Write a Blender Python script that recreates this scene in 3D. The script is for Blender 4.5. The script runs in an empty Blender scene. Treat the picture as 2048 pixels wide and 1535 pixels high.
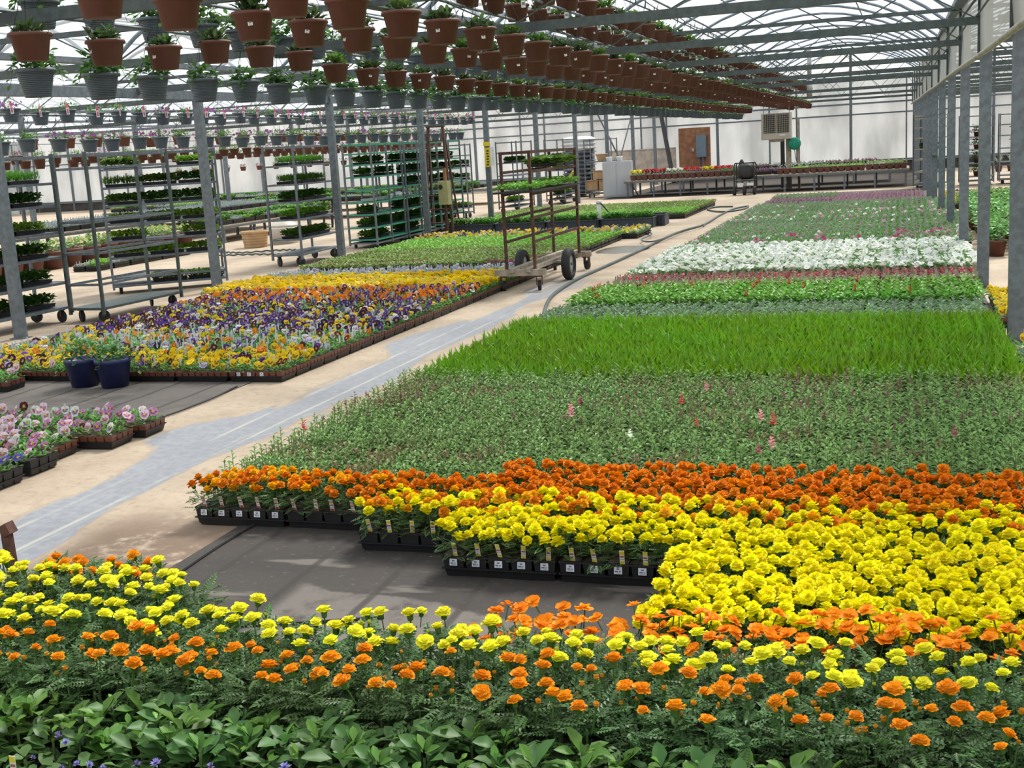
import bpy, math, random
import numpy as np
random.seed(11)
rng = np.random.default_rng(11)
PI = math.pi
S = bpy.context.scene
C = S.collection

# ------------------------------------------------------------------ camera, sky, sun, exposure
cam = bpy.data.cameras.new('camera'); camo = bpy.data.objects.new('camera', cam); C.objects.link(camo)
S.camera = camo
def cam_matrix(yaw, pitch, roll):
    sy, cy = math.sin(yaw), math.cos(yaw); sp, cp = math.sin(pitch), math.cos(pitch)
    fwd = np.array([sy*cp, cy*cp, -sp]); right = np.array([cy, -sy, 0.]); down = np.cross(fwd, right)
    cr, sr = math.cos(roll), math.sin(roll)
    r2 = cr*right+sr*down; d2 = -sr*right+cr*down
    return r2, -d2, -fwd
_r, _u, _b = cam_matrix(math.radians(-18.243), math.radians(11.020), math.radians(3.448))
from mathutils import Matrix, Vector
camo.matrix_world = Matrix(((_r[0], _u[0], _b[0], 0), (_r[1], _u[1], _b[1], 0), (_r[2], _u[2], _b[2], 1.8), (0, 0, 0, 1)))
cam.sensor_fit = 'HORIZONTAL'; cam.sensor_width = 36; cam.lens = 2414.36/2048*36
cam.clip_start = .05; cam.clip_end = 300

SKY, SUN, EXPO = 1.35, 5.6, 0.0
W = bpy.data.worlds.new('sky'); S.world = W; W.use_nodes = True
W.node_tree.nodes['Background'].inputs[0].default_value = (.93, .97, 1, 1)
W.node_tree.nodes['Background'].inputs[1].default_value = SKY
sl = bpy.data.lights.new('sun', 'SUN'); sl.energy = SUN; sl.angle = math.radians(14); sl.color = (1, .95, .86)
so = bpy.data.objects.new('sun', sl); C.objects.link(so)
so.rotation_euler = Vector((-.18, -.72, -.92)).to_track_quat('-Z', 'Y').to_euler()
S.view_settings.view_transform = 'Standard'; S.view_settings.look = 'None'
S.view_settings.exposure = EXPO; S.view_settings.gamma = 1; S.view_settings.use_curve_mapping = False
cy = S.cycles
cy.max_bounces = 6; cy.diffuse_bounces = 3; cy.glossy_bounces = 2; cy.transmission_bounces = 4; cy.transparent_max_bounces = 10
cy.caustics_reflective = False; cy.caustics_refractive = False; cy.use_denoising = True

# ------------------------------------------------------------------ materials
def new_mat(name):
    m = bpy.data.materials.new(name); m.use_nodes = True
    nt = m.node_tree; nt.nodes.clear()
    out = nt.nodes.new('ShaderNodeOutputMaterial')
    return m, nt, out
def N(nt, typ, **kw):
    n = nt.nodes.new(typ)
    for k, v in kw.items():
        if k.startswith('i_'):
            n.inputs[k[2:].replace('_', ' ')].default_value = v
        else: setattr(n, k, v)
    return n
def mathn(nt, op, a, b=None, clamp=False):
    n = nt.nodes.new('ShaderNodeMath'); n.operation = op; n.use_clamp = clamp
    for i, x in enumerate((a, b)):
        if x is None: continue
        if isinstance(x, (int, float)): n.inputs[i].default_value = x
        else: nt.links.new(x, n.inputs[i])
    return n.outputs[0]
def mixc(nt, fac, a, b, typ='MIX'):
    n = nt.nodes.new('ShaderNodeMix'); n.data_type = 'RGBA'; n.blend_type = typ
    for sock, x in ((n.inputs[0], fac), (n.inputs[6], a), (n.inputs[7], b)):
        if isinstance(x, (int, float)): sock.default_value = x
        elif isinstance(x, tuple): sock.default_value = x+(1,) if len(x) == 3 else x
        else: nt.links.new(x, sock)
    return n.outputs[2]
def noise(nt, scale, detail=3, vec=None, rough=.55):
    n = N(nt, 'ShaderNodeTexNoise'); n.inputs['Scale'].default_value = scale; n.inputs['Detail'].default_value = detail
    n.inputs['Roughness'].default_value = rough
    if vec is not None: nt.links.new(vec, n.inputs['Vector'])
    return n.outputs['Fac']
def ramp(nt, fac, a, b):
    n = N(nt, 'ShaderNodeMapRange'); n.inputs[1].default_value = a; n.inputs[2].default_value = b
    n.interpolation_type = 'SMOOTHSTEP'
    nt.links.new(fac, n.inputs[0]); return n.outputs[0]
def objco(nt, scale=None):
    t = N(nt, 'ShaderNodeTexCoord').outputs['Object']
    if scale:
        m = N(nt, 'ShaderNodeMapping'); m.inputs['Scale'].default_value = scale
        nt.links.new(t, m.inputs['Vector']); return m.outputs[0]
    return t
def simple(name, col, rough=.6, metal=0., var=.25, scale=9., bump=0., col2=None, spec=.5):
    m, nt, out = new_mat(name)
    b = N(nt, 'ShaderNodeBsdfPrincipled'); b.inputs['Roughness'].default_value = rough; b.inputs['Metallic'].default_value = metal
    b.inputs['Specular IOR Level'].default_value = spec
    f = noise(nt, scale, 4, objco(nt))
    c2 = col2 or tuple(x*(1-var) for x in col)
    nt.links.new(mixc(nt, ramp(nt, f, .35, .65), col, c2), b.inputs['Base Color'])
    if bump:
        bn = N(nt, 'ShaderNodeBump'); bn.inputs['Strength'].default_value = bump; nt.links.new(f, bn.inputs['Height'])
        nt.links.new(bn.outputs[0], b.inputs['Normal'])
    nt.links.new(b.outputs[0], out.inputs[0]); return m
def attr_mat(name, rough=.5, trans=0., var=.2, spec=.35, hue=0.):
    """colour comes from the mesh attribute Col, times a little procedural variation"""
    m, nt, out = new_mat(name)
    a = N(nt, 'ShaderNodeAttribute', attribute_name='Col').outputs['Color']
    oi = N(nt, 'ShaderNodeObjectInfo').outputs['Random']
    f = noise(nt, 14, 2, objco(nt))
    hs = N(nt, 'ShaderNodeHueSaturation'); nt.links.new(a, hs.inputs['Color'])
    v = mathn(nt, 'MULTIPLY_ADD', f, var*2); v.node.inputs[2].default_value = 1-var
    v2 = mathn(nt, 'MULTIPLY_ADD', oi, var*.9); v2.node.inputs[2].default_value = 1-var*.45
    nt.links.new(mathn(nt, 'MULTIPLY', v, v2), hs.inputs['Value'])
    if hue:
        h = mathn(nt, 'MULTIPLY_ADD', oi, hue); h.node.inputs[2].default_value = .5-hue/2
        nt.links.new(h, hs.inputs['Hue'])
    b = N(nt, 'ShaderNodeBsdfPrincipled'); b.inputs['Roughness'].default_value = rough; b.inputs['Specular IOR Level'].default_value = spec
    nt.links.new(hs.outputs[0], b.inputs['Base Color'])
    sh = b.outputs[0]
    if trans:
        t = N(nt, 'ShaderNodeBsdfTranslucent'); nt.links.new(hs.outputs[0], t.inputs['Color'])
        mx = N(nt, 'ShaderNodeMixShader'); mx.inputs[0].default_value = trans
        nt.links.new(sh, mx.inputs[1]); nt.links.new(t.outputs[0], mx.inputs[2]); sh = mx.outputs[0]
    nt.links.new(sh, out.inputs[0]); return m

M = {}
M['leaf'] = attr_mat('leaf', .45, .32, .22, .3, .02)
M['petal'] = attr_mat('petal', .6, .3, .12, .2, .012)
M['plastic'] = attr_mat('plastic', .45, 0, .12, .4)
M['galv'] = simple('galvanised_steel', (.175, .205, .23), .5, .2, .3, 16, .05)
M['galv_dark'] = simple('weathered_steel', (.085, .11, .11), .55, .15, .3, 14, .05)
M['rust'] = simple('rusty_steel', (.13, .055, .035), .75, .15, .5, 22, .1, (.055, .03, .025))
M['alu'] = simple('dull_aluminium', (.42, .42, .40), .45, .3, .3, 12, .05)
M['wood'] = simple('weathered_timber', (.42, .36, .28), .8, 0, .35, 12, .1)
M['rubber'] = simple('black_rubber', (.025, .025, .028), .7, 0, .3, 20)
M['hose'] = simple('grey_green_hose', (.07, .11, .11), .4, 0, .3, 5)
M['greenpaint'] = simple('green_paint', (.05, .33, .20), .5, 0, .25, 9)
M['blackplastic'] = simple('black_plastic', (.02, .02, .022), .45, 0, .3, 9)
M['white'] = simple('white_plastic', (.82, .82, .8), .5, 0, .08, 8)
M['bluepot'] = simple('navy_plastic', (.025, .035, .13), .4, 0, .25, 9)
M['terracotta'] = simple('terracotta_plastic', (.140, .050, .034), .6, 0, .18, 7)
M['greypot'] = simple('slate_grey_plastic', (.098, .128, .155), .5, 0, .15, 7)
M['cream'] = simple('cream_enamel', (.55, .5, .42), .45, 0, .15, 6)
M['ply'] = simple('plywood', (.36, .17, .08), .8, 0, .4, 5, .05, (.22, .10, .055))
M['boxgrey'] = simple('grey_enamel', (.16, .22, .28), .45, 0, .15, 6)
M['card'] = simple('cardboard', (.55, .36, .2), .85, 0, .2, 5)
M['yellow'] = simple('yellow_plastic', (.85, .62, .02), .5, 0, .1, 6)
M['ink'] = simple('black_print', (.03, .03, .03), .6, 0, .1, 6)
M['bag'] = simple('white_film_bag', (.78, .79, .8), .35, 0, .15, 6, .1)
M['bagdark'] = simple('grey_film_bag', (.2, .22, .25), .3, 0, .4, 9, .1)
M['soil'] = simple('shaded_soil', (.05, .035, .025), .95, 0, .4, 40)
M['concretewall'] = simple('stained_board', (.55, .47, .40), .9, 0, .3, 3)
M['tape'] = simple('yellow_tape', (.85, .75, .05), .5, 0, .1, 6)

def film(name, transp, tcol, dcol, stain=.0, rot=None):
    m, nt, out = new_mat(name)
    t = N(nt, 'ShaderNodeBsdfTransparent'); t.inputs[0].default_value = tcol+(1,)
    tr = N(nt, 'ShaderNodeBsdfTranslucent'); d = N(nt, 'ShaderNodeBsdfDiffuse')
    co = objco(nt, (1, 1, .35))
    f = ramp(nt, noise(nt, .8, 4, co), .3, .75)
    c = mixc(nt, mathn(nt, 'MULTIPLY', f, stain), dcol, tuple(x*.62 for x in dcol))
    nt.links.new(c, tr.inputs[0]); nt.links.new(c, d.inputs[0])
    m1 = N(nt, 'ShaderNodeMixShader'); m1.inputs[0].default_value = .35
    nt.links.new(tr.outputs[0], m1.inputs[1]); nt.links.new(d.outputs[0], m1.inputs[2])
    m2 = N(nt, 'ShaderNodeMixShader'); m2.inputs[0].default_value = transp
    nt.links.new(m1.outputs[0], m2.inputs[1]); nt.links.new(t.outputs[0], m2.inputs[2])
    nt.links.new(m2.outputs[0], out.inputs[0]); return m
M['arch'] = simple('arch_tube', (.24, .29, .34), .5, .2, .25, 9)
M['roof'] = film('roof_film', .84, (.94, .96, .98), (.9, .92, .94))
M['wallfilm'] = film('twin_wall_sheet', .10, (.88, .9, .9), (.74, .74, .735), .85)
M['curtain'] = film('curtain_film', .3, (.85, .88, .86), (.52, .53, .50), .5)

def floor_mat():
    m, nt, out = new_mat('sandy_concrete')
    tc = N(nt, 'ShaderNodeTexCoord').outputs['Object']
    sx = N(nt, 'ShaderNodeSeparateXYZ'); nt.links.new(tc, sx.inputs[0])
    X, Y = sx.outputs[0], sx.outputs[1]
    cmb = N(nt, 'ShaderNodeCombineXYZ'); nt.links.new(Y, cmb.inputs[1])
    mp = N(nt, 'ShaderNodeMapping'); mp.inputs['Scale'].default_value = (2.2, .38, 1); nt.links.new(tc, mp.inputs[0])
    wob = noise(nt, 1.0, 3, mp.outputs[0]); wid = noise(nt, .42, 1, cmb.outputs[0])
    fine = noise(nt, 16, 5, tc, .65); big = noise(nt, 1.3, 5, tc, .6)
    # damp streak running down the middle of the aisle
    d = mathn(nt, 'ABSOLUTE', mathn(nt, 'ADD', X, 4.27))
    d = mathn(nt, 'SUBTRACT', d, mathn(nt, 'MULTIPLY', ramp(nt, wid, .25, .75), .36))
    for yc, hw, am in ((7.1, .75, .30), (10.6, .9, .36), (5.2, .5, .12)):
        lobe = ramp(nt, mathn(nt, 'ABSOLUTE', mathn(nt, 'SUBTRACT', Y, yc)), hw*1.25, 0.)
        d = mathn(nt, 'SUBTRACT', d, mathn(nt, 'MULTIPLY', lobe, mathn(nt, 'MULTIPLY', ramp(nt, X, -4.0, -4.5), am)))
    d = mathn(nt, 'ADD', d, mathn(nt, 'MULTIPLY', mathn(nt, 'SUBTRACT', wob, .5), 1.1))
    d = mathn(nt, 'ADD', d, mathn(nt, 'MULTIPLY', mathn(nt, 'SUBTRACT', fine, .5), .05))
    wet = ramp(nt, d, .065, .015)
    rim = ramp(nt, mathn(nt, 'ABSOLUTE', mathn(nt, 'SUBTRACT', d, .05)), .04, .0)
    fade = ramp(nt, Y, 17.5, 13.5)
    wet = mathn(nt, 'MULTIPLY', wet, fade); rim = mathn(nt, 'MULTIPLY', rim, fade)
    # standing puddle further along
    px = mathn(nt, 'MULTIPLY', mathn(nt, 'ADD', X, 4.5), 1.5); py = mathn(nt, 'MULTIPLY', mathn(nt, 'SUBTRACT', Y, 20.2), .85)
    pd = mathn(nt, 'ADD', mathn(nt, 'SQRT', mathn(nt, 'ADD', mathn(nt, 'MULTIPLY', px, px), mathn(nt, 'MULTIPLY', py, py))), mathn(nt, 'MULTIPLY', wob, .5))
    pud = ramp(nt, pd, .95, .85)
    # glossy film of water with streaks
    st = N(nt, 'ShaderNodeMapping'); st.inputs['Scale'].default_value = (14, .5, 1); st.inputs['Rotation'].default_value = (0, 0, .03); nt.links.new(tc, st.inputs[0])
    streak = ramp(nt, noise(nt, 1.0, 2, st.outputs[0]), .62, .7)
    dry = mixc(nt, ramp(nt, big, .3, .7), (.50, .405, .30), (.40, .31, .225))
    dry = mixc(nt, mathn(nt, 'MULTIPLY', ramp(nt, fine, .48, .7), .5), dry, (.27, .20, .145))
    dry = mixc(nt, mathn(nt, 'MULTIPLY', ramp(nt, noise(nt, 3.2, 6, tc, .7), .52, .7), .55), dry, (.30, .22, .16))
    # brown soil tracked over the near end of the aisle
    soil = mathn(nt, 'MULTIPLY', mathn(nt, 'MULTIPLY', ramp(nt, Y, 5.6, 4.9), ramp(nt, X, -4.05, -3.8)), ramp(nt, mathn(nt, 'ADD', big, mathn(nt, 'MULTIPLY', mathn(nt, 'SUBTRACT', fine, .5), .5)), .33, .5))
    dry = mixc(nt, mathn(nt, 'MULTIPLY', soil, .85), dry, (.17, .11, .075))
    wcol = mixc(nt, ramp(nt, fine, .35, .7), (.25, .255, .285), (.33, .335, .35))
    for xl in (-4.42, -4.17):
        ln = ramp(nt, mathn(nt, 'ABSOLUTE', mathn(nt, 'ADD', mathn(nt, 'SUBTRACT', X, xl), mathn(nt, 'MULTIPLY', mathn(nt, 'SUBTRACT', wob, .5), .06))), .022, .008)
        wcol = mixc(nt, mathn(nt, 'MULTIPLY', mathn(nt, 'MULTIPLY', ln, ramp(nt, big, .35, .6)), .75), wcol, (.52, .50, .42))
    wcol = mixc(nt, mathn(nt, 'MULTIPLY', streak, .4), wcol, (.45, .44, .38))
    col = mixc(nt, mathn(nt, 'MULTIPLY', rim, .4), dry, (.30, .24, .18))
    col = mixc(nt, wet, col, wcol)
    col = mixc(nt, pud, col, (.16, .13, .10))
    b = N(nt, 'ShaderNodeBsdfPrincipled'); nt.links.new(col, b.inputs['Base Color'])
    r = mathn(nt, 'SUBTRACT', .9, mathn(nt, 'MULTIPLY', wet, .42)); r = mathn(nt, 'SUBTRACT', r, mathn(nt, 'MULTIPLY', pud, .75), True)
    nt.links.new(r, b.inputs['Roughness'])
    bn = N(nt, 'ShaderNodeBump'); bn.inputs['Strength'].default_value = .25; bn.inputs['Distance'].default_value = .02
    nt.links.new(mathn(nt, 'MULTIPLY', fine, mathn(nt, 'SUBTRACT', 1, wet)), bn.inputs['Height']); nt.links.new(bn.outputs[0], b.inputs['Normal'])
    nt.links.new(b.outputs[0], out.inputs[0]); return m
M['floor'] = floor_mat()
def mat_mat():
    m, nt, out = new_mat('woven_ground_cloth')
    tc = N(nt, 'ShaderNodeTexCoord').outputs['Object']
    big = noise(nt, 1.7, 5, tc, .62); fine = noise(nt, 30, 3, tc)
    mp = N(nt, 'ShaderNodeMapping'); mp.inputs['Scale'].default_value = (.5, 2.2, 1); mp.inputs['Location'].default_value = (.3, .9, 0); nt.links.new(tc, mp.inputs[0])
    dust_and_sun = ramp(nt, noise(nt, 1.9, 4, mp.outputs[0], .5), .60, .66)
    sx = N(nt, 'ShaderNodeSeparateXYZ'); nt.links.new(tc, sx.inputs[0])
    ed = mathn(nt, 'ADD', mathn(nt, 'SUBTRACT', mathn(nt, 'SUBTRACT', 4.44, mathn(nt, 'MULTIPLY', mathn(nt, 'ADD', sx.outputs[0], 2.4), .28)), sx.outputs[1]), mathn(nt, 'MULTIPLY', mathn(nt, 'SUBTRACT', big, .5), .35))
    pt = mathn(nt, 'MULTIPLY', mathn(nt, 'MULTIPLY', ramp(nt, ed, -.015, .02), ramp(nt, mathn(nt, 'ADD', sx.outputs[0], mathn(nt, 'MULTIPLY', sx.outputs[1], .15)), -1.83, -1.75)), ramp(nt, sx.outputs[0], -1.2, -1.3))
    pt = mathn(nt, 'MULTIPLY', mathn(nt, 'MULTIPLY', ramp(nt, ed, -.015, .02), ramp(nt, sx.outputs[0], -2.5, -2.42)), ramp(nt, mathn(nt, 'ADD', sx.outputs[0], mathn(nt, 'MULTIPLY', big, .3)), -1.2, -1.3))  # one paler patch with a slanting far edge
    dust_and_sun = mathn(nt, 'MAXIMUM', dust_and_sun, mathn(nt, 'MULTIPLY', pt, ramp(nt, noise(nt, 5, 5, tc, .7), .25, .5)))
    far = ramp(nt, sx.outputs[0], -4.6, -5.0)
    dust_and_sun = mathn(nt, 'MAXIMUM', dust_and_sun, mathn(nt, 'MULTIPLY', far, mathn(nt, 'MULTIPLY', ramp(nt, big, .25, .6), .8)))  # left cloth painted paler for the sun on it, mottled by noise
    seam = N(nt, 'ShaderNodeTexWave'); seam.inputs['Scale'].default_value = .75; seam.inputs['Distortion'].default_value = .6; seam.bands_direction = 'X'
    nt.links.new(tc, seam.inputs[0])
    c = mixc(nt, ramp(nt, big, .3, .7), (.052, .043, .037), (.036, .030, .027))
    c = mixc(nt, mathn(nt, 'MULTIPLY', dust_and_sun, .7), c, (.19, .165, .145))
    c = mixc(nt, mathn(nt, 'MULTIPLY', ramp(nt, seam.outputs['Fac'], .035, .0), .8), c, (.03, .025, .02))
    c = mixc(nt, mathn(nt, 'MULTIPLY', ramp(nt, fine, .6, .75), .4), c, (.2, .15, .11))
    b = N(nt, 'ShaderNodeBsdfPrincipled'); b.inputs['Roughness'].default_value = .8; nt.links.new(c, b.inputs['Base Color'])
    bn = N(nt, 'ShaderNodeBump'); bn.inputs['Strength'].default_value = .4; bn.inputs['Distance'].default_value = .02; nt.links.new(big, bn.inputs['Height']); nt.links.new(bn.outputs[0], b.inputs['Normal'])
    nt.links.new(b.outputs[0], out.inputs[0]); return m
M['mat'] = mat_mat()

# ------------------------------------------------------------------ mesh builder
def rotm(yaw, pitch=0., roll=0.):
    """Rz(yaw) Rx(pitch) Ry(roll), arrays allowed"""
    yaw, pitch, roll = np.broadcast_arrays(np.asarray(yaw, float), np.asarray(pitch, float), np.asarray(roll, float))
    cz, sz, cx, sx, cy_, sy_ = np.cos(yaw), np.sin(yaw), np.cos(pitch), np.sin(pitch), np.cos(roll), np.sin(roll)
    z = np.zeros_like(cz); o = np.ones_like(cz)
    st = lambda *r: np.stack([np.stack(x, -1) for x in r], -2)
    Rz = st((cz, -sz, z), (sz, cz, z), (z, z, o)); Rx = st((o, z, z), (z, cx, -sx), (z, sx, cx)); Ry = st((cy_, z, sy_), (z, o, z), (-sy_, z, cy_))
    return Rz @ Rx @ Ry
class MB:
    def __init__(s): s.V = []; s.F = []; s.Cc = []; s.mi = []; s.n = 0
    def add(s, v, f, col=(.5, .5, .5), mi=0):
        v = np.asarray(v, float).reshape(-1, 3); k = len(v)
        c = np.asarray(col, float)
        s.V.append(v); s.Cc.append(np.broadcast_to(c, (k, 3)) if c.ndim == 1 else c)
        n = s.n; s.F.extend([tuple(i+n for i in q) for q in f]); s.mi.extend([mi]*len(f)); s.n += k
        return s
    def scatter(s, tv, tf, pos, R, sc, col, tcol=None, mi=0):
        tv = np.asarray(tv, float); pos = np.asarray(pos, float); n = len(pos); k = len(tv)
        sc = np.asarray(sc, float)
        if sc.ndim == 0: sc = np.full((n, 1), float(sc))
        if sc.ndim == 1: sc = sc[:, None]
        v = np.einsum('nij,nkj->nki', np.broadcast_to(R, (n, 3, 3)), tv[None]*sc[:, None, :]) + pos[:, None]
        col = np.broadcast_to(np.asarray(col, float), (n, 3))
        c = np.repeat(col[:, None], k, 1)
        if tcol is not None: c = c*np.asarray(tcol, float).reshape(1, k, -1)
        f = np.asarray([q if len(q) == 3 else q for q in tf], dtype=object)
        base = s.n
        for i in range(n):
            b = base+i*k
            s.F.extend([tuple(x+b for x in q) for q in tf])
        s.mi.extend([mi]*(n*len(tf)))
        s.V.append(v.reshape(-1, 3)); s.Cc.append(c.reshape(-1, 3)); s.n += n*k
        return s
    def box(s, c, d, col=(.5, .5, .5), yaw=0., mi=0, taper=1.):
        x, y, z = d[0]/2, d[1]/2, d[2]/2
        v = np.array([[sx*x*(taper if sz < 0 else 1), sy*y*(taper if sz < 0 else 1), sz*z] for sz in (-1, 1) for sy in (-1, 1) for sx in (-1, 1)])
        if yaw: v = v @ rotm(yaw).T
        return s.add(v+np.asarray(c), [(0, 2, 3, 1), (4, 5, 7, 6), (0, 1, 5, 4), (2, 6, 7, 3), (0, 4, 6, 2), (1, 3, 7, 5)], col, mi)
    def tube(s, pts, r, seg=6, col=(.5, .5, .5), mi=0, cap=True):
        pts = np.asarray(pts, float); n = len(pts)
        rs = np.broadcast_to(np.asarray(r, float), (n,))
        v = []; prev = None
        for i in range(n):
            t = pts[min(i+1, n-1)]-pts[max(i-1, 0)]; t = t/(np.linalg.norm(t)+1e-9)
            a = prev if prev is not None else (np.array([0, 0, 1.]) if abs(t[2]) < .9 else np.array([1., 0, 0]))
            u = np.cross(t, np.cross(a, t)); u /= np.linalg.norm(u)+1e-9; w = np.cross(t, u); prev = u
            for k in range(seg):
                q = 2*PI*(k+.5)/seg; v.append(pts[i]+rs[i]*(math.cos(q)*u+math.sin(q)*w))
        f = [(i*seg+k, i*seg+(k+1) % seg, (i+1)*seg+(k+1) % seg, (i+1)*seg+k) for i in range(n-1) for k in range(seg)]
        if cap: f += [tuple(range(seg-1, -1, -1)), tuple((n-1)*seg+k for k in range(seg))]
        return s.add(v, f, col, mi)
    def bar(s, a, b, w, h=None, col=(.5, .5, .5), mi=0):
        """square bar from a to b, width w (horizontal) and h"""
        a = np.asarray(a, float); b = np.asarray(b, float); h = h or w
        t = (b-a)/np.linalg.norm(b-a)
        u = np.cross(t, [0, 0, 1.]) if abs(t[2]) < .95 else np.cross(t, [0, 1., 0]); u /= np.linalg.norm(u); w2 = np.cross(u, t)
        v = [p+sx*u*w/2+sy*w2*h/2 for p in (a, b) for sx, sy in ((-1, -1), (1, -1), (1, 1), (-1, 1))]
        return s.add(v, [(0, 1, 2, 3), (7, 6, 5, 4), (0, 4, 5, 1), (1, 5, 6, 2), (2, 6, 7, 3), (3, 7, 4, 0)], col, mi)
    def lathe(s, prof, seg=16, c=(0, 0, 0), col=(.5, .5, .5), mi=0, cap=True):
        n = len(prof); v = []
        for r, z in prof:
            for k in range(seg):
                q = 2*PI*k/seg; v.append((c[0]+r*math.cos(q), c[1]+r*math.sin(q), c[2]+z))
        f = [(i*seg+k, i*seg+(k+1) % seg, (i+1)*seg+(k+1) % seg, (i+1)*seg+k) for i in range(n-1) for k in range(seg)]
        if cap: f += [tuple(range(seg-1, -1, -1)), tuple((n-1)*seg+k for k in range(seg))]
        return s.add(v, f, col, mi)
    def mesh(s, name, mats, smooth=False):
        me = bpy.data.meshes.new(name)
        V = np.concatenate(s.V); me.from_pydata(V.tolist(), [], s.F)
        a = me.attributes.new('Col', 'FLOAT_COLOR', 'POINT')
        c = np.ones((len(V), 4), np.float32); c[:, :3] = np.concatenate(s.Cc); a.data.foreach_set('color', c.ravel())
        if not isinstance(mats, (list, tuple)): mats = [mats]
        for m in mats: me.materials.append(M[m] if isinstance(m, str) else m)
        if len(mats) > 1: me.polygons.foreach_set('material_index', s.mi)
        if smooth: me.polygons.foreach_set('use_smooth', [True]*len(me.polygons))
        me.update(); return me
def obj(name, me, parent=None, loc=(0, 0, 0), rz=0., sc=None, rot=None, kind=None, label=None):
    o = bpy.data.objects.new(name, me); C.objects.link(o)
    o.location = loc
    if rot is not None: o.rotation_euler = rot
    elif rz: o.rotation_euler = (0, 0, rz)
    if sc is not None: o.scale = (sc, sc, sc) if isinstance(sc, (int, float)) else sc
    if parent is not None: o.parent = parent
    if kind: o['kind'] = kind
    if label: o['label'] = label
    return o
ORD = 'zeroth first second third fourth fifth sixth seventh eighth ninth tenth eleventh twelfth thirteenth fourteenth fifteenth sixteenth seventeenth eighteenth nineteenth'.split()
TENS = {2: 'twent', 3: 'thirt', 4: 'fort', 5: 'fift', 6: 'sixt', 7: 'sevent', 8: 'eight', 9: 'ninet'}
def nth(n):
    if n < 20: return ORD[n]
    return TENS[n//10]+('ieth' if n % 10 == 0 else 'y-'+ORD[n % 10])
def thing(name, label, cat, loc=(0, 0, 0), rz=0., group=None, me=None, sc=None, rot=None):
    o = obj(name, me, None, loc, rz, sc, rot)
    o['label'] = label; o['category'] = cat
    if group: o['group'] = group
    return o
def struct(name, me=None, loc=(0, 0, 0), label=None):
    return obj(name, me, None, loc, kind='structure', label=label)

# ------------------------------------------------------------------ setting: ground, floor, cloths, walls, roof
def quad_plane(x0, x1, y0, y1, z, nx=1, ny=1, wob=0.):
    xs = np.linspace(x0, x1, nx+1); ys = np.linspace(y0, y1, ny+1)
    v = [(x, y, z+(wob*abs(math.sin(x*7.3+math.sin(y*3)*1.7))*abs(math.sin(y*2.1+x)) if wob else 0)) for y in ys for x in xs]
    f = [(j*(nx+1)+i, j*(nx+1)+i+1, (j+1)*(nx+1)+i+1, (j+1)*(nx+1)+i) for j in range(ny) for i in range(nx)]
    return MB().add(v, f)
M['ground'] = simple('pale_gravel', (.5, .48, .45), .95, 0, .2, 2)
struct('ground', quad_plane(-160, 130, -120, 190, -.05).mesh('ground', 'ground'))
struct('floor', quad_plane(-43, 12, -6, 52, 0).mesh('floor', 'floor'))
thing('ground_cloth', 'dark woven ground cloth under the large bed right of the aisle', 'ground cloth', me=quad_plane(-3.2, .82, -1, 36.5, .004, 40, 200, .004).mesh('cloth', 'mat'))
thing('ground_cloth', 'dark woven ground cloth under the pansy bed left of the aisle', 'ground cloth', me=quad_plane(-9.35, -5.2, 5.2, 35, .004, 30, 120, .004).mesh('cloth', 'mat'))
def zgut(y): return 3.3+.014*(y-17)
ZC = 2.85
XR = lambda y: .88-.0113*(y-10.5)
RY = [3.3+3.6*k for k in range(14)]             # right-hand row of posts
LY = [7.05+4.25*k for k in range(11)]           # left-hand row
XL, WA = -9.9, 5.4
EDGES = [.7+WA*i for i in range(-8, 3)]          # arch feet across the house
# posts: right row, left row, further rows
def post_mesh(h, w=.12, name='post'):
    b = MB(); b.box((0, 0, h/2), (w, w*.8, h)); b.box((0, 0, .006), (w*1.5, w*1.4, .012)); return b.mesh(name, 'galv')
pm = post_mesh(3.3)
ordn = ['first', 'second', 'third', 'fourth', 'fifth', 'sixth', 'seventh', 'eighth', 'ninth', 'tenth', 'eleventh', 'twelfth', 'thirteenth']
n = 0
for y in RY[1:]:
    if y < 10: continue
    o = struct('post', pm, (XR(y), y, 0)); o['label'] = f'galvanised steel post, {ordn[n]} from the camera in the row right of the large bed'; o['category'] = 'post'; n += 1
n = 0
for y in LY[1:]:
    o = struct('post', pm, (-9.6, y, 0)); o['label'] = f'galvanised steel post, {ordn[n]} from the camera in the row between pansy bed and racks'; o['category'] = 'post'; n += 1
n = 0
for y in np.arange(16, 51, 4.7):
    o = struct('post', pm, (-20.7, float(y), 0)); o['label'] = f'galvanised steel post, {ordn[n]} from the camera in the far row beyond the racks'; o['category'] = 'post'; n += 1
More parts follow.
